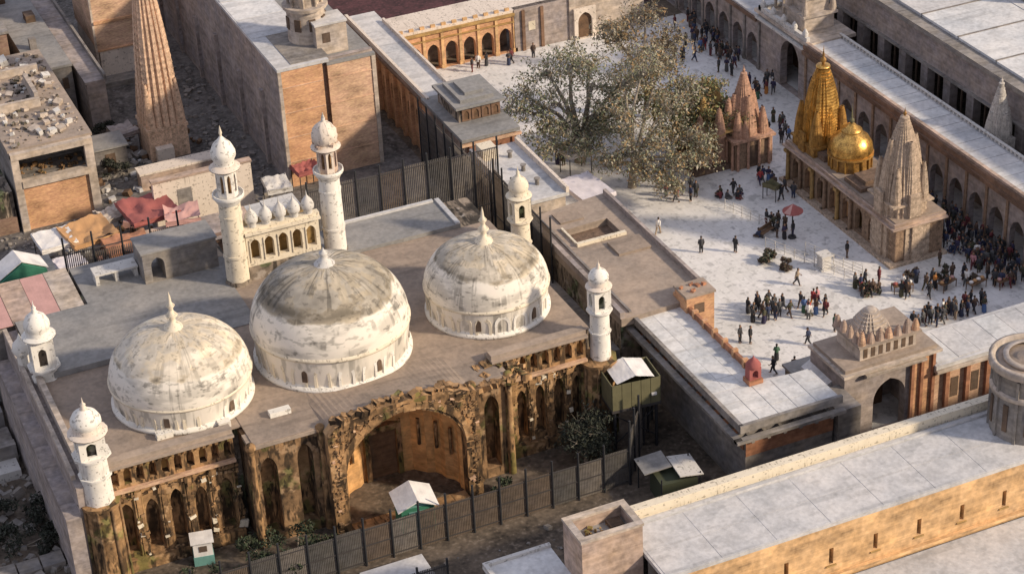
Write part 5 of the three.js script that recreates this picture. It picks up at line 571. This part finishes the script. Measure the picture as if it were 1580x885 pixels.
[['thick dark green shrub touching the white guard box', -31.9, 26.6, 1.5], ['rounded dark shrub between the guard box and the portal', -29.6, 27.8, 1.6], ['low dark shrub at the foot of the left pier', -27.4, 28.6, 1.2], ['dark green shrub between the barricade and the leftmost arches', -37.2, 28.6, 1.5], ['dense green shrub in the middle of the lower left hedge', -31.0, 29.4, 1.5], ['wide dark shrub behind the front barricade at lower left', -33.6, 29.2, 1.4], ['small shrub at the right foot of the portal arch', -13.2, 28.0, 0.9]].forEach(([l, x, z, r], i) => shrub(l, x, z, r, 560 + i * 3, GREEN));
[['black green shrub at the left edge below the grey ruins', -48.6, 13.0, 1.5], ['dark shrub beside the side wall, second from the left edge', -46.0, 14.6, 1.4], ['tangled dark shrub near the lower left corner', -47.4, 17.0, 1.6], ['dark shrub close under the side wall', -45.2, 17.6, 1.1], ['shrub with pale bare twigs at the left edge', -49.2, 15.9, 1.3], ['scrubby bush beside the dark hut in the rubble', -25.6, -38.4, 1.2], ['scrubby bush on the rubble below the orange house', -24.2, -46.5, 1.3]].forEach(([l, x, z, r], i) => shrub(l, x, z, r, 600 + i * 3, DARK));
[['leafy shrub on the courtyard paving near the red umbrella', 21.7, 6.8, 0.75], ['small shrub on the paving behind the dense group', 22.6, 8.6, 0.6], ['reddish brown shrub in front of the grey stone spire', 27.0, 15.6, 0.8], ['green shrub at the front corner of the temple', 31.4, 15.4, 0.6], ['brown shrub right of the temple corner', 33.6, 16.8, 0.7], ['dusty shrub by the flower stalls', 35.4, 18.4, 0.6]].forEach(([l, x, z, r], i) => shrub(l, x, z, r, 640 + i * 3, i % 2 ? [[0.10, 0.085, 0.06], [0.14, 0.09, 0.07]] : [[0.07, 0.08, 0.05], [0.12, 0.08, 0.06]], undefined, 0.03));
{ const s = thing('stone_ruin', 'grey ruined cross walls outside the left flank of the mosque', 'ruin', -45.3, 0, 0); part('wall', [box(-7, 0, 0, 3.2, -4.6, -3.6), box(-8, 0, 0, 2.4, 1.0, 2.0), box(-7.5, 0, 0, 2.0, 5.6, 6.4)], M.wallGrey, s); part('slab', [box(-7, 0, 0, 1.3, -3.6, 1.0), box(-8, 0, 0, 1.0, 2.0, 5.6), box(-3.4, 0, 1.0, 1.6, 3.0, 5.0)], M.wallDark, s); part('step', [box(-4, -0.2, 0, 0.8, 6.4, 8.2), box(-6.5, -4.2, 0, 1.2, 6.4, 9.0)], M.limeGrey, s); part('back_block', [box(-7, 0.4, 0, 3.6, -8.5, -5.2)], M.wallDark, s); }
{ const s = thing('pale_paving_edge', 'pale stone kerb blocks at the bottom left corner below the shrubs', 'kerb', -52, 0, 19.4); for (let i = 0; i < 5; i++) part('block', box(i * 1.75, i * 1.75 + 1.62, 0, 0.5 + 0.06 * (i % 2), 0, 1.5), M.wallGrey, s); }

// ------------------------------------------------------------------ things standing in the courtyard
canopy('white_awning', 'wide lilac white awning at the left side of the courtyard below the olive tree', 'awning', 11.6, -8.8, 3.4, 5.0, 2.9, M.clothLilac, 0.12, 0.12, 331, 0.1);
canopy('white_awning', 'smaller white awning with people standing behind it', 'awning', 14.2, -16.6, 2.6, 2.0, 2.6, M.clothWhite, 0.1, 0.1, 335, 0.1);
canopy('green_awning', 'small torn olive green awning beside the gilded spire wall', 'awning', 27.9, -3.0, 0.8, 1.5, 1.7, M.clothOlive, 0.3, 0.4, 339, 0.5);
{ const u = thing('red_umbrella', 'red parasol with a pale patch on a dark pole before the temple', 'umbrella', 25.9, 0.03, 4.2); part('pole', cyl(0.07, 0.06, 3.0, 0, 0, 0, 8), M.post, u); part('base', cyl(0.4, 0.35, 0.18, 0, 0, 0, 12), M.post, u); for (let i = 0; i < 8; i++) { const g = new THREE.CylinderGeometry(0.02, 0.95, 0.7, 1, 1, true, i * Math.PI / 4, Math.PI / 4); part('panel', g.translate(0, 3.1, 0), i === 6 ? M.clothPink : M.clothRed, u); } part('valance', cyl(0.95, 0.95, 0.05, 0, 2.72, 0, 16), M.clothRed, u); }
function stall(label, x, z, m, turn) { const s = thing('flower_stall', label, 'stall', x, 0.03, z, turn); part('table', [box(-0.9, 0.9, 0.7, 0.76, -0.4, 0.4)], M.timber, s); for (const a of [-0.85, 0.85]) for (const c of [-0.35, 0.35]) part('leg', box(a - 0.03, a + 0.03, 0, 0.7, c - 0.03, c + 0.03), M.timber, s); for (let i = 0; i < 4; i++) part('basket', lathe([[0, 0.76], [0.16, 0.76], [0.21, 0.92], [0.12, 1.0], [0, 1.02]], 10).translate(-0.66 + i * 0.44, 0, 0.02), m[i % m.length], s); return s; }
stall('flower stall with orange garland baskets right of the temple corner', 33.0, 18.2, [M.clothOrange, M.clothPink], 0.3); stall('flower stall with white and orange baskets farther right', 35.2, 19.4, [M.clothWhite, M.clothOrange], 0.2); stall('stall with red baskets in front of the temple corner', 29.4, 16.8, [M.clothRed, M.clothWhite], -0.2); stall('stall with pink baskets nearest the right arcade', 37.6, 20.2, [M.clothPink, M.clothOrange], 0.1);
function railing(label, x0, z0, x1, z1) { const t = thing('railing', label, 'railing', x0, 0.03, z0, -Math.atan2(z1 - z0, x1 - x0)), len = Math.hypot(x1 - x0, z1 - z0), n = Math.round(len / 1.1), b = len / n; for (let i = 0; i <= n; i++) part('post', cyl(0.04, 0.04, 1.05, i * b, 0, 0, 6), M.limeGrey, t); part('rail', [0.35, 0.68, 1.0].map((y) => bar([0, y, 0], [len, y, 0], 0.028)), M.limeGrey, t); return t; }
railing('grey steel queue railing slanting across the paving left of the temple', 22.9, 4.6, 26.6, 13.6); railing('second queue railing nearer the temple wall', 25.6, 7.0, 27.8, 13.0); railing('short queue railing before the right crowd', 35.4, 6.0, 37.4, 14.4); railing('railing beside the dark seated group', 23.2, -3.4, 25.2, 2.6);
{ const b = thing('stone_pedestal', 'pale square stone pedestal on the paving between railing and spire', 'pedestal', 25.6, 0.03, 10.2); part('shaft', box(-0.45, 0.45, 0.12, 1.3, -0.45, 0.45), M.limeGrey, b); part('cap', box(-0.58, 0.58, 1.3, 1.45, -0.58, 0.58), M.limeGrey, b); part('foot', box(-0.6, 0.6, 0, 0.12, -0.6, 0.6), M.limeGrey, b); }
{ const b = thing('wooden_bench', 'dark wooden bench seen end on beside the red umbrella', 'bench', 24.2, 0.03, 2.6, 0.4); part('seat', box(-0.9, 0.9, 0.4, 0.46, -0.25, 0.25), M.timber, b); part('backrest', box(-0.9, 0.9, 0.5, 0.9, -0.28, -0.22), M.timber, b); for (const x of [-0.8, 0.8]) part('leg', box(x - 0.04, x + 0.04, 0, 0.4, -0.22, 0.22), M.iron, b); }

// ------------------------------------------------------------------ people
const skin = std(0.28, 0.16, 0.10, null, 0.7), hairM = std(0.02, 0.017, 0.015, null, 0.6);
function field(caps, k, N, c, half) { // mesh of a smooth union of tapered capsules [ax, ay, az, ra, bx, by, bz, rb]
  const mc = new MarchingCubes(N, M.dark, false, false, 60000), f = mc.field, hs = N / 2; f.fill(-1);
  const bb = caps.map((q) => { const r = Math.max(q[3], q[7]) + 0.12; return [Math.min(q[0], q[4]) - r, Math.max(q[0], q[4]) + r, Math.min(q[1], q[5]) - r, Math.max(q[1], q[5]) + r, Math.min(q[2], q[6]) - r, Math.max(q[2], q[6]) + r]; });
  for (let z = 0; z < N; z++) for (let y = 0; y < N; y++) for (let x = 0; x < N; x++) {
    const X = (x - hs) / hs * half + c[0], Y = (y - hs) / hs * half + c[1], Z = (z - hs) / hs * half + c[2]; let d = 1;
    for (let i = 0; i < caps.length; i++) { const b = bb[i]; if (X < b[0] || X > b[1] || Y < b[2] || Y > b[3] || Z < b[4] || Z > b[5]) continue; const q = caps[i], ux = q[4] - q[0], uy = q[5] - q[1], uz = q[6] - q[2], L2 = ux * ux + uy * uy + uz * uz || 1e-9; const t = Math.min(1, Math.max(0, ((X - q[0]) * ux + (Y - q[1]) * uy + (Z - q[2]) * uz) / L2)); const e = Math.hypot(X - q[0] - ux * t, Y - q[1] - uy * t, Z - q[2] - uz * t) - (q[3] + (q[7] - q[3]) * t); const h = Math.max(0, k - Math.abs(d - e)) / k; d = Math.min(d, e) - h * h * k * 0.25; }
    f[x + y * N + z * N * N] = -d;
  }
  mc.isolation = 0; mc.update(); const g = new THREE.BufferGeometry(), n = mc.count; g.setAttribute('position', new THREE.BufferAttribute(mc.positionArray.slice(0, n * 3), 3)); g.setAttribute('normal', new THREE.BufferAttribute(mc.normalArray.slice(0, n * 3), 3)); g.scale(half, half, half).translate(c[0], c[1], c[2]); return g;
}
const V = (a, b, ra, rb) => [...a, ra, ...b, rb];
function hand(w, dir, s) { // palm and five bent fingers hanging from a wrist at w, fingers pointing along dir
  const d = new THREE.Vector3(...dir).normalize(), side = new THREE.Vector3(1, 0, 0).cross(d).normalize(), at = (l, o, c = 0) => [w[0] + d.x * l + side.x * o + s * -c, w[1] + d.y * l + side.y * o, w[2] + d.z * l + side.z * o], g = [bar(at(0, 0), at(0.085, 0), 0.026, 0.034, 6)];
  [[-0.026, 0.062], [-0.009, 0.074], [0.009, 0.07], [0.026, 0.055]].forEach(([o, l]) => g.push(bar(at(0.08, o), at(0.08 + l * 0.55, o, 0.008), 0.01, 0.009, 5), bar(at(0.08 + l * 0.55, o, 0.008), at(0.08 + l, o, 0.028), 0.009, 0.007, 5)));
  g.push(bar(at(0.025, -0.03), at(0.06, -0.055, 0.012), 0.013, 0.011, 5), bar(at(0.06, -0.055, 0.012), at(0.095, -0.06, 0.024), 0.011, 0.008, 5)); return g;
}
function pose(P) { // P: joints; returns geometries of body, top, lower garment and hair
  const { hip, chest, neck, head, hands, elbows, knees, feet, sh = 0.19, robe } = P, lean = (a, b, t) => a.map((v, i) => mix(v, b[i], t)), H = head, fwd = P.face || [0, 0, 1], F = (l, y, s = 0) => [H[0] + fwd[0] * l + s * fwd[2], H[1] + y, H[2] + fwd[2] * l - s * fwd[0]];
  const S = [[neck[0] - sh, neck[1] - 0.1, neck[2]], [neck[0] + sh, neck[1] - 0.1, neck[2]]], K = [[hip[0] - 0.09, hip[1], hip[2]], [hip[0] + 0.09, hip[1], hip[2]]];
  const caps = [V(hip, chest, 0.135, 0.145), V(chest, lean(chest, neck, 0.8), 0.15, 0.08), V(neck, H, 0.055, 0.06), V(F(0, 0.04), F(0.012, -0.045), 0.088, 0.068), V(F(0.085, -0.01), F(0.1, -0.025), 0.016, 0.014), V(F(0.06, -0.075), F(0.075, -0.08), 0.03, 0.02), V(F(0, -0.01, 0.085), F(0, 0.01, 0.09), 0.018, 0.018), V(F(0, -0.01, -0.085), F(0, 0.01, -0.09), 0.018, 0.018)];
  for (const i of [0, 1]) caps.push(V(S[i], elbows[i], 0.05, 0.04), V(elbows[i], hands[i], 0.04, 0.027), V(K[i], knees[i], 0.085, 0.055), V(knees[i], [feet[i][0], feet[i][1] + 0.08, feet[i][2]], 0.055, 0.036), V([feet[i][0], feet[i][1] + 0.045, feet[i][2] - 0.03 * fwd[2]], [feet[i][0] + 0.14 * fwd[0], feet[i][1] + 0.03, feet[i][2] + 0.14 * fwd[2]], 0.04, 0.032));
  const body = [field(caps, 0.05, 84, [0, 0.85, 0], 1.02)]; for (const i of [0, 1]) hand(hands[i], hands[i].map((v, j) => v - elbows[i][j]), i ? 1 : -1).forEach((g) => body.push(g));
  const topC = [V([hip[0], hip[1] - 0.06, hip[2]], chest, 0.165, 0.17), V(chest, lean(chest, neck, 0.75), 0.172, 0.1)]; for (const i of [0, 1]) topC.push(V(S[i], elbows[i], 0.072, 0.062), V(elbows[i], lean(elbows[i], hands[i], 0.5), 0.06, 0.052));
  const lowC = []; if (robe) { lowC.push(V(hip, [hip[0], 0.5, (feet[0][2] + feet[1][2]) / 2 * 0.6], 0.165, 0.19), V([hip[0], 0.5, 0], [(feet[0][0] + feet[1][0]) / 2, 0.14, (feet[0][2] + feet[1][2]) / 2], 0.19, 0.21)); } else for (const i of [0, 1]) lowC.push(V(K[i], knees[i], 0.108, 0.082), V(knees[i], [feet[i][0], feet[i][1] + 0.11, feet[i][2]], 0.08, 0.062)); if (!robe) lowC.push(V([hip[0] - 0.05, hip[1], hip[2]], [hip[0] + 0.05, hip[1], hip[2]], 0.15, 0.15));
  const hair = [V(F(-0.022, 0.05), F(-0.03, -0.01), 0.094, 0.08)]; if (robe) hair.push(V(F(-0.06, 0), F(-0.09, -0.2), 0.06, 0.04));
  return { body, top: field(topC, 0.05, 64, [0, 0.9, 0], 0.95), low: field(lowC, 0.05, 64, [0, 0.6, 0], 0.95), hair: field(hair, 0.03, 32, H, 0.34) };
}
const POSES = [
  pose({ hip: [0, 0.92, 0], chest: [0, 1.25, 0], neck: [0, 1.44, 0], head: [0, 1.6, 0.02], elbows: [[-0.25, 1.08, -0.02], [0.25, 1.08, -0.02]], hands: [[-0.26, 0.86, 0.08], [0.26, 0.86, 0.08]], knees: [[-0.1, 0.48, 0.02], [0.1, 0.48, 0.02]], feet: [[-0.11, 0, 0], [0.11, 0, 0]] }),
  pose({ hip: [0, 0.9, 0], chest: [0, 1.23, 0.04], neck: [0, 1.42, 0.06], head: [0, 1.58, 0.1], elbows: [[-0.25, 1.08, -0.1], [0.25, 1.08, 0.12]], hands: [[-0.25, 0.88, -0.16], [0.23, 0.94, 0.3]], knees: [[-0.1, 0.48, 0.16], [0.1, 0.47, -0.06]], feet: [[-0.1, 0, 0.26], [0.1, 0.03, -0.3]] }),
  pose({ robe: true, sh: 0.165, hip: [0, 0.88, 0], chest: [0, 1.16, 0], neck: [0, 1.34, 0], head: [0, 1.49, 0.02], elbows: [[-0.23, 1.02, 0.02], [0.22, 1.02, 0.02]], hands: [[-0.1, 0.98, 0.2], [0.12, 1.0, 0.2]], knees: [[-0.08, 0.46, 0.02], [0.08, 0.46, 0.04]], feet: [[-0.09, 0, 0], [0.09, 0, 0.08]] }),
  pose({ hip: [0, 0.16, -0.1], chest: [0, 0.48, -0.08], neck: [0, 0.67, -0.04], head: [0, 0.83, 0.0], elbows: [[-0.28, 0.36, 0.02], [0.28, 0.36, 0.02]], hands: [[-0.24, 0.26, 0.22], [0.24, 0.26, 0.22]], knees: [[-0.34, 0.16, 0.22], [0.34, 0.16, 0.22]], feet: [[0.08, 0.02, 0.3], [-0.08, 0.02, 0.36]] }),
];
const CLOTH = { black: std(0.022, 0.022, 0.026), charcoal: std(0.05, 0.05, 0.056), navy: std(0.03, 0.04, 0.085), brown: std(0.085, 0.055, 0.04), maroon: std(0.13, 0.03, 0.035), red: std(0.34, 0.05, 0.05), pink: std(0.50, 0.24, 0.26), orange: std(0.5, 0.2, 0.05), white: std(0.72, 0.70, 0.67), blue: std(0.09, 0.16, 0.34), green: std(0.06, 0.13, 0.08), tan: std(0.32, 0.25, 0.18), purple: std(0.11, 0.06, 0.14), grey: std(0.10, 0.10, 0.10), indigo: std(0.035, 0.03, 0.07), olive: std(0.06, 0.058, 0.035) };
const POSTURE = ['standing', 'walking', 'standing', 'sitting'], protoP = new Map(), sameP = new Map();
const preps = POSES.map((p) => ({ body: mergeGeometries(p.body.map((g) => prep(g))), top: prep(p.top), low: prep(p.low), hair: prep(p.hair) }));
function person(x, z, turn, pi, top, low, where, once) {
  const key = pi + top + low; let p; const label = `person in ${top} top and ${low} ${pi === 2 ? 'skirt' : 'trousers'} ${POSTURE[pi]} ${where}`;
  if (once && sameP.has(label)) return false;
  if (!protoP.has(key)) { p = thing('person', label, 'person', x, 0.03, z, turn); const q = preps[pi], b = part('body', q.body, skin, p); part(pi === 2 ? 'blouse' : 'shirt', q.top, CLOTH[top], p); part(pi === 2 ? 'skirt' : 'trousers', q.low, CLOTH[low], p); part('hair', q.hair, hairM, p); void b; protoP.set(key, p); }
  else { p = dup(protoP.get(key), x, 0.03, z, turn, label); delete p.userData.group; }
  if (sameP.has(label)) sameP.get(label).push(p); else sameP.set(label, [p]);
  return true;
}
const DK = ['black', 'charcoal', 'navy', 'brown', 'black', 'maroon', 'grey', 'indigo', 'olive', 'charcoal'], MIX = ['white', 'blue', 'red', 'tan', 'black', 'charcoal', 'orange', 'pink', 'green'];
function crowd(seed, n, x, z, rx, rz, dark, where, ang = 0, sit = 0, yaw) { const R = rng(seed), placed = []; for (let i = 0, tries = 0; i < n && tries < 4000; tries++) { const u = (R() * 2 - 1) * rx, v = (R() * 2 - 1) * rz, X = x + u * Math.cos(ang) - v * Math.sin(ang), Z = z + u * Math.sin(ang) + v * Math.cos(ang); if (placed.some(([a, b]) => Math.hypot(a - X, b - Z) < 0.52)) continue; placed.push([X, Z]); i++; const pick = (d) => R() < d ? DK[Math.floor(R() * DK.length)] : MIX[Math.floor(R() * MIX.length)]; for (let k = 0; k < 60; k++) { const pi = R() < sit ? 3 : R() < 0.22 ? 2 : R() < 0.45 ? 1 : 0; if (person(X, Z, yaw === undefined ? R() * 6.283 : yaw + (R() - 0.5), pi, pick(dark), pick(Math.max(dark, 0.75)), n > 11 ? `${where} ${v < -rz / 3 ? 'far' : v > rz / 3 ? 'near' : 'middle'} ${u < 0 ? 'left' : 'right'}` : where, k < 59)) break; } } }
crowd(701, 7, 20.9, -7.6, 1.5, 1.9, 0.9, 'in group below the pale tree');
crowd(702, 6, 24.6, -5.2, 1.1, 0.8, 1, 'in the dark seated circle', 0.4, 0.75);
crowd(703, 9, 25.0, 2.4, 1.6, 1.6, 0.95, 'near the red umbrella', 0.3, 0.3);
crowd(704, 16, 17.3, 14.6, 1.7, 1.3, 0.95, 'in central dense group,');
crowd(705, 10, 20.8, 16.0, 1.4, 1.1, 0.35, 'in mixed group beside dense group');
crowd(706, 128, 38.5, 7.8, 2.0, 9.0, 0.97, 'in right arcade crowd,', -0.06, 0.04);
crowd(707, 30, 38.6, 18.0, 1.8, 2.6, 0.97, 'in crowd below arcade end,');
{ // the farthest people, past the three hundred nearest: one mass
  const R = rng(708), gs = [], spot = (x, z) => { const i = R() < 0.2 ? 2 : R() < 0.4 ? 1 : 0, q = preps[i], yaw = R() * 6.283, c = () => CLOTH[R() < 0.9 ? DK[Math.floor(R() * DK.length)] : MIX[Math.floor(R() * MIX.length)]].color; for (const [g, k] of [[q.body, skin.color], [q.top, c()], [q.low, c()], [q.hair, hairM.color]]) { const m = g.clone(), n = m.attributes.position.count, cc = new Float32Array(n * 3); for (let j = 0; j < n; j++) { cc[3 * j] = k.r; cc[3 * j + 1] = k.g; cc[3 * j + 2] = k.b; } m.setAttribute('color', new THREE.BufferAttribute(cc, 3)); m.rotateY(yaw).translate(x, 0.03, z); gs.push(m); } };
  for (let i = 0; i < 34; i++) spot(39.2 + (R() - 0.5) * 2.8, -36.5 + (R() - 0.5) * 15); for (let i = 0; i < 12; i++) spot(36.2 + (R() - 0.5) * 3.6, -34 + (R() - 0.5) * 12);
  const m = new THREE.Mesh(mergeGeometries(gs), M.leaf); m.name = 'distant_crowd'; m.castShadow = m.receiveShadow = true; scene.add(m); m.userData = { kind: 'stuff', label: 'distant crowd in dark clothes along the range at the top right', category: 'crowd' };
}
crowd(710, 10, 38.6, -23.6, 1.8, 1.6, 0.9, 'before the dark gate doorway');
crowd(711, 7, 15.0, -19.4, 1.7, 0.9, 0.9, 'behind smaller white awning');
crowd(712, 10, 35.2, -16.5, 1.4, 4.4, 0.85, 'between red temple and gate');
crowd(713, 9, 29.0, -4.4, 0.9, 2.8, 0.8, 'along gilded spire foot');
crowd(714, 24, 30.2, 22.3, 3.8, 0.7, 0.95, 'in near wall queue,', -0.02);
crowd(715, 13, 31.6, 17.4, 3.6, 1.5, 0.7, 'among flower stalls,');
crowd(716, 13, 38.8, -7.5, 1.3, 3.6, 0.95, 'behind the gilded dome,');
crowd(717, 6, 18.2, -42.6, 4.2, 0.8, 0.9, 'before the far arcade');
crowd(718, 8, 27.2, 15.4, 1.2, 1.0, 0.85, 'before the stone spire', 0, 0.4);
crowd(719, 6, 16.4, 24.6, 2.4, 1.0, 0.95, 'beside the gate lodge');
crowd(720, 6, 34.0, 10.8, 0.7, 4.0, 0.9, 'between temple and crowd');
[[17.4, 2.7, 0.3, 0, 'charcoal', 'black', 'alone left of the railing'], [20.1, 4.1, 1.2, 0, 'black', 'charcoal', 'alone beside queue railing end'], [19.8, -10.0, 2, 1, 'charcoal', 'navy', 'under the pale tree'], [13.1, 17.4, 0.5, 0, 'charcoal', 'charcoal', 'left of pair near red rail'], [13.8, 17.9, 0.9, 0, 'black', 'black', 'right of pair near red rail'], [14.4, 21.2, 2.6, 2, 'green', 'black', 'near the red finial shrine'], [20.9, 19.6, 1.1, 0, 'green', 'charcoal', 'between mixed group and gateway'], [13.2, 22.8, 4, 1, 'black', 'black', 'close to the red finial shrine'], [17.9, 20.4, 4, 1, 'navy', 'charcoal', 'above the gate lodge'], [28.3, 9.6, 1, 0, 'black', 'brown', 'at brown temple wall foot'], [22.0, 11.6, 1, 1, 'tan', 'charcoal', 'near the stone pedestal'], [15.6, -2.2, 1, 1, 'white', 'tan', 'at courtyard edge below awning']].forEach((a) => person(...a));
for (const [label, list] of sameP) if (list.length > 1) list.forEach((p) => { p.userData.group = 'people ' + label.split(' ').slice(7).join(' '); });

renderer.render(scene, camera);
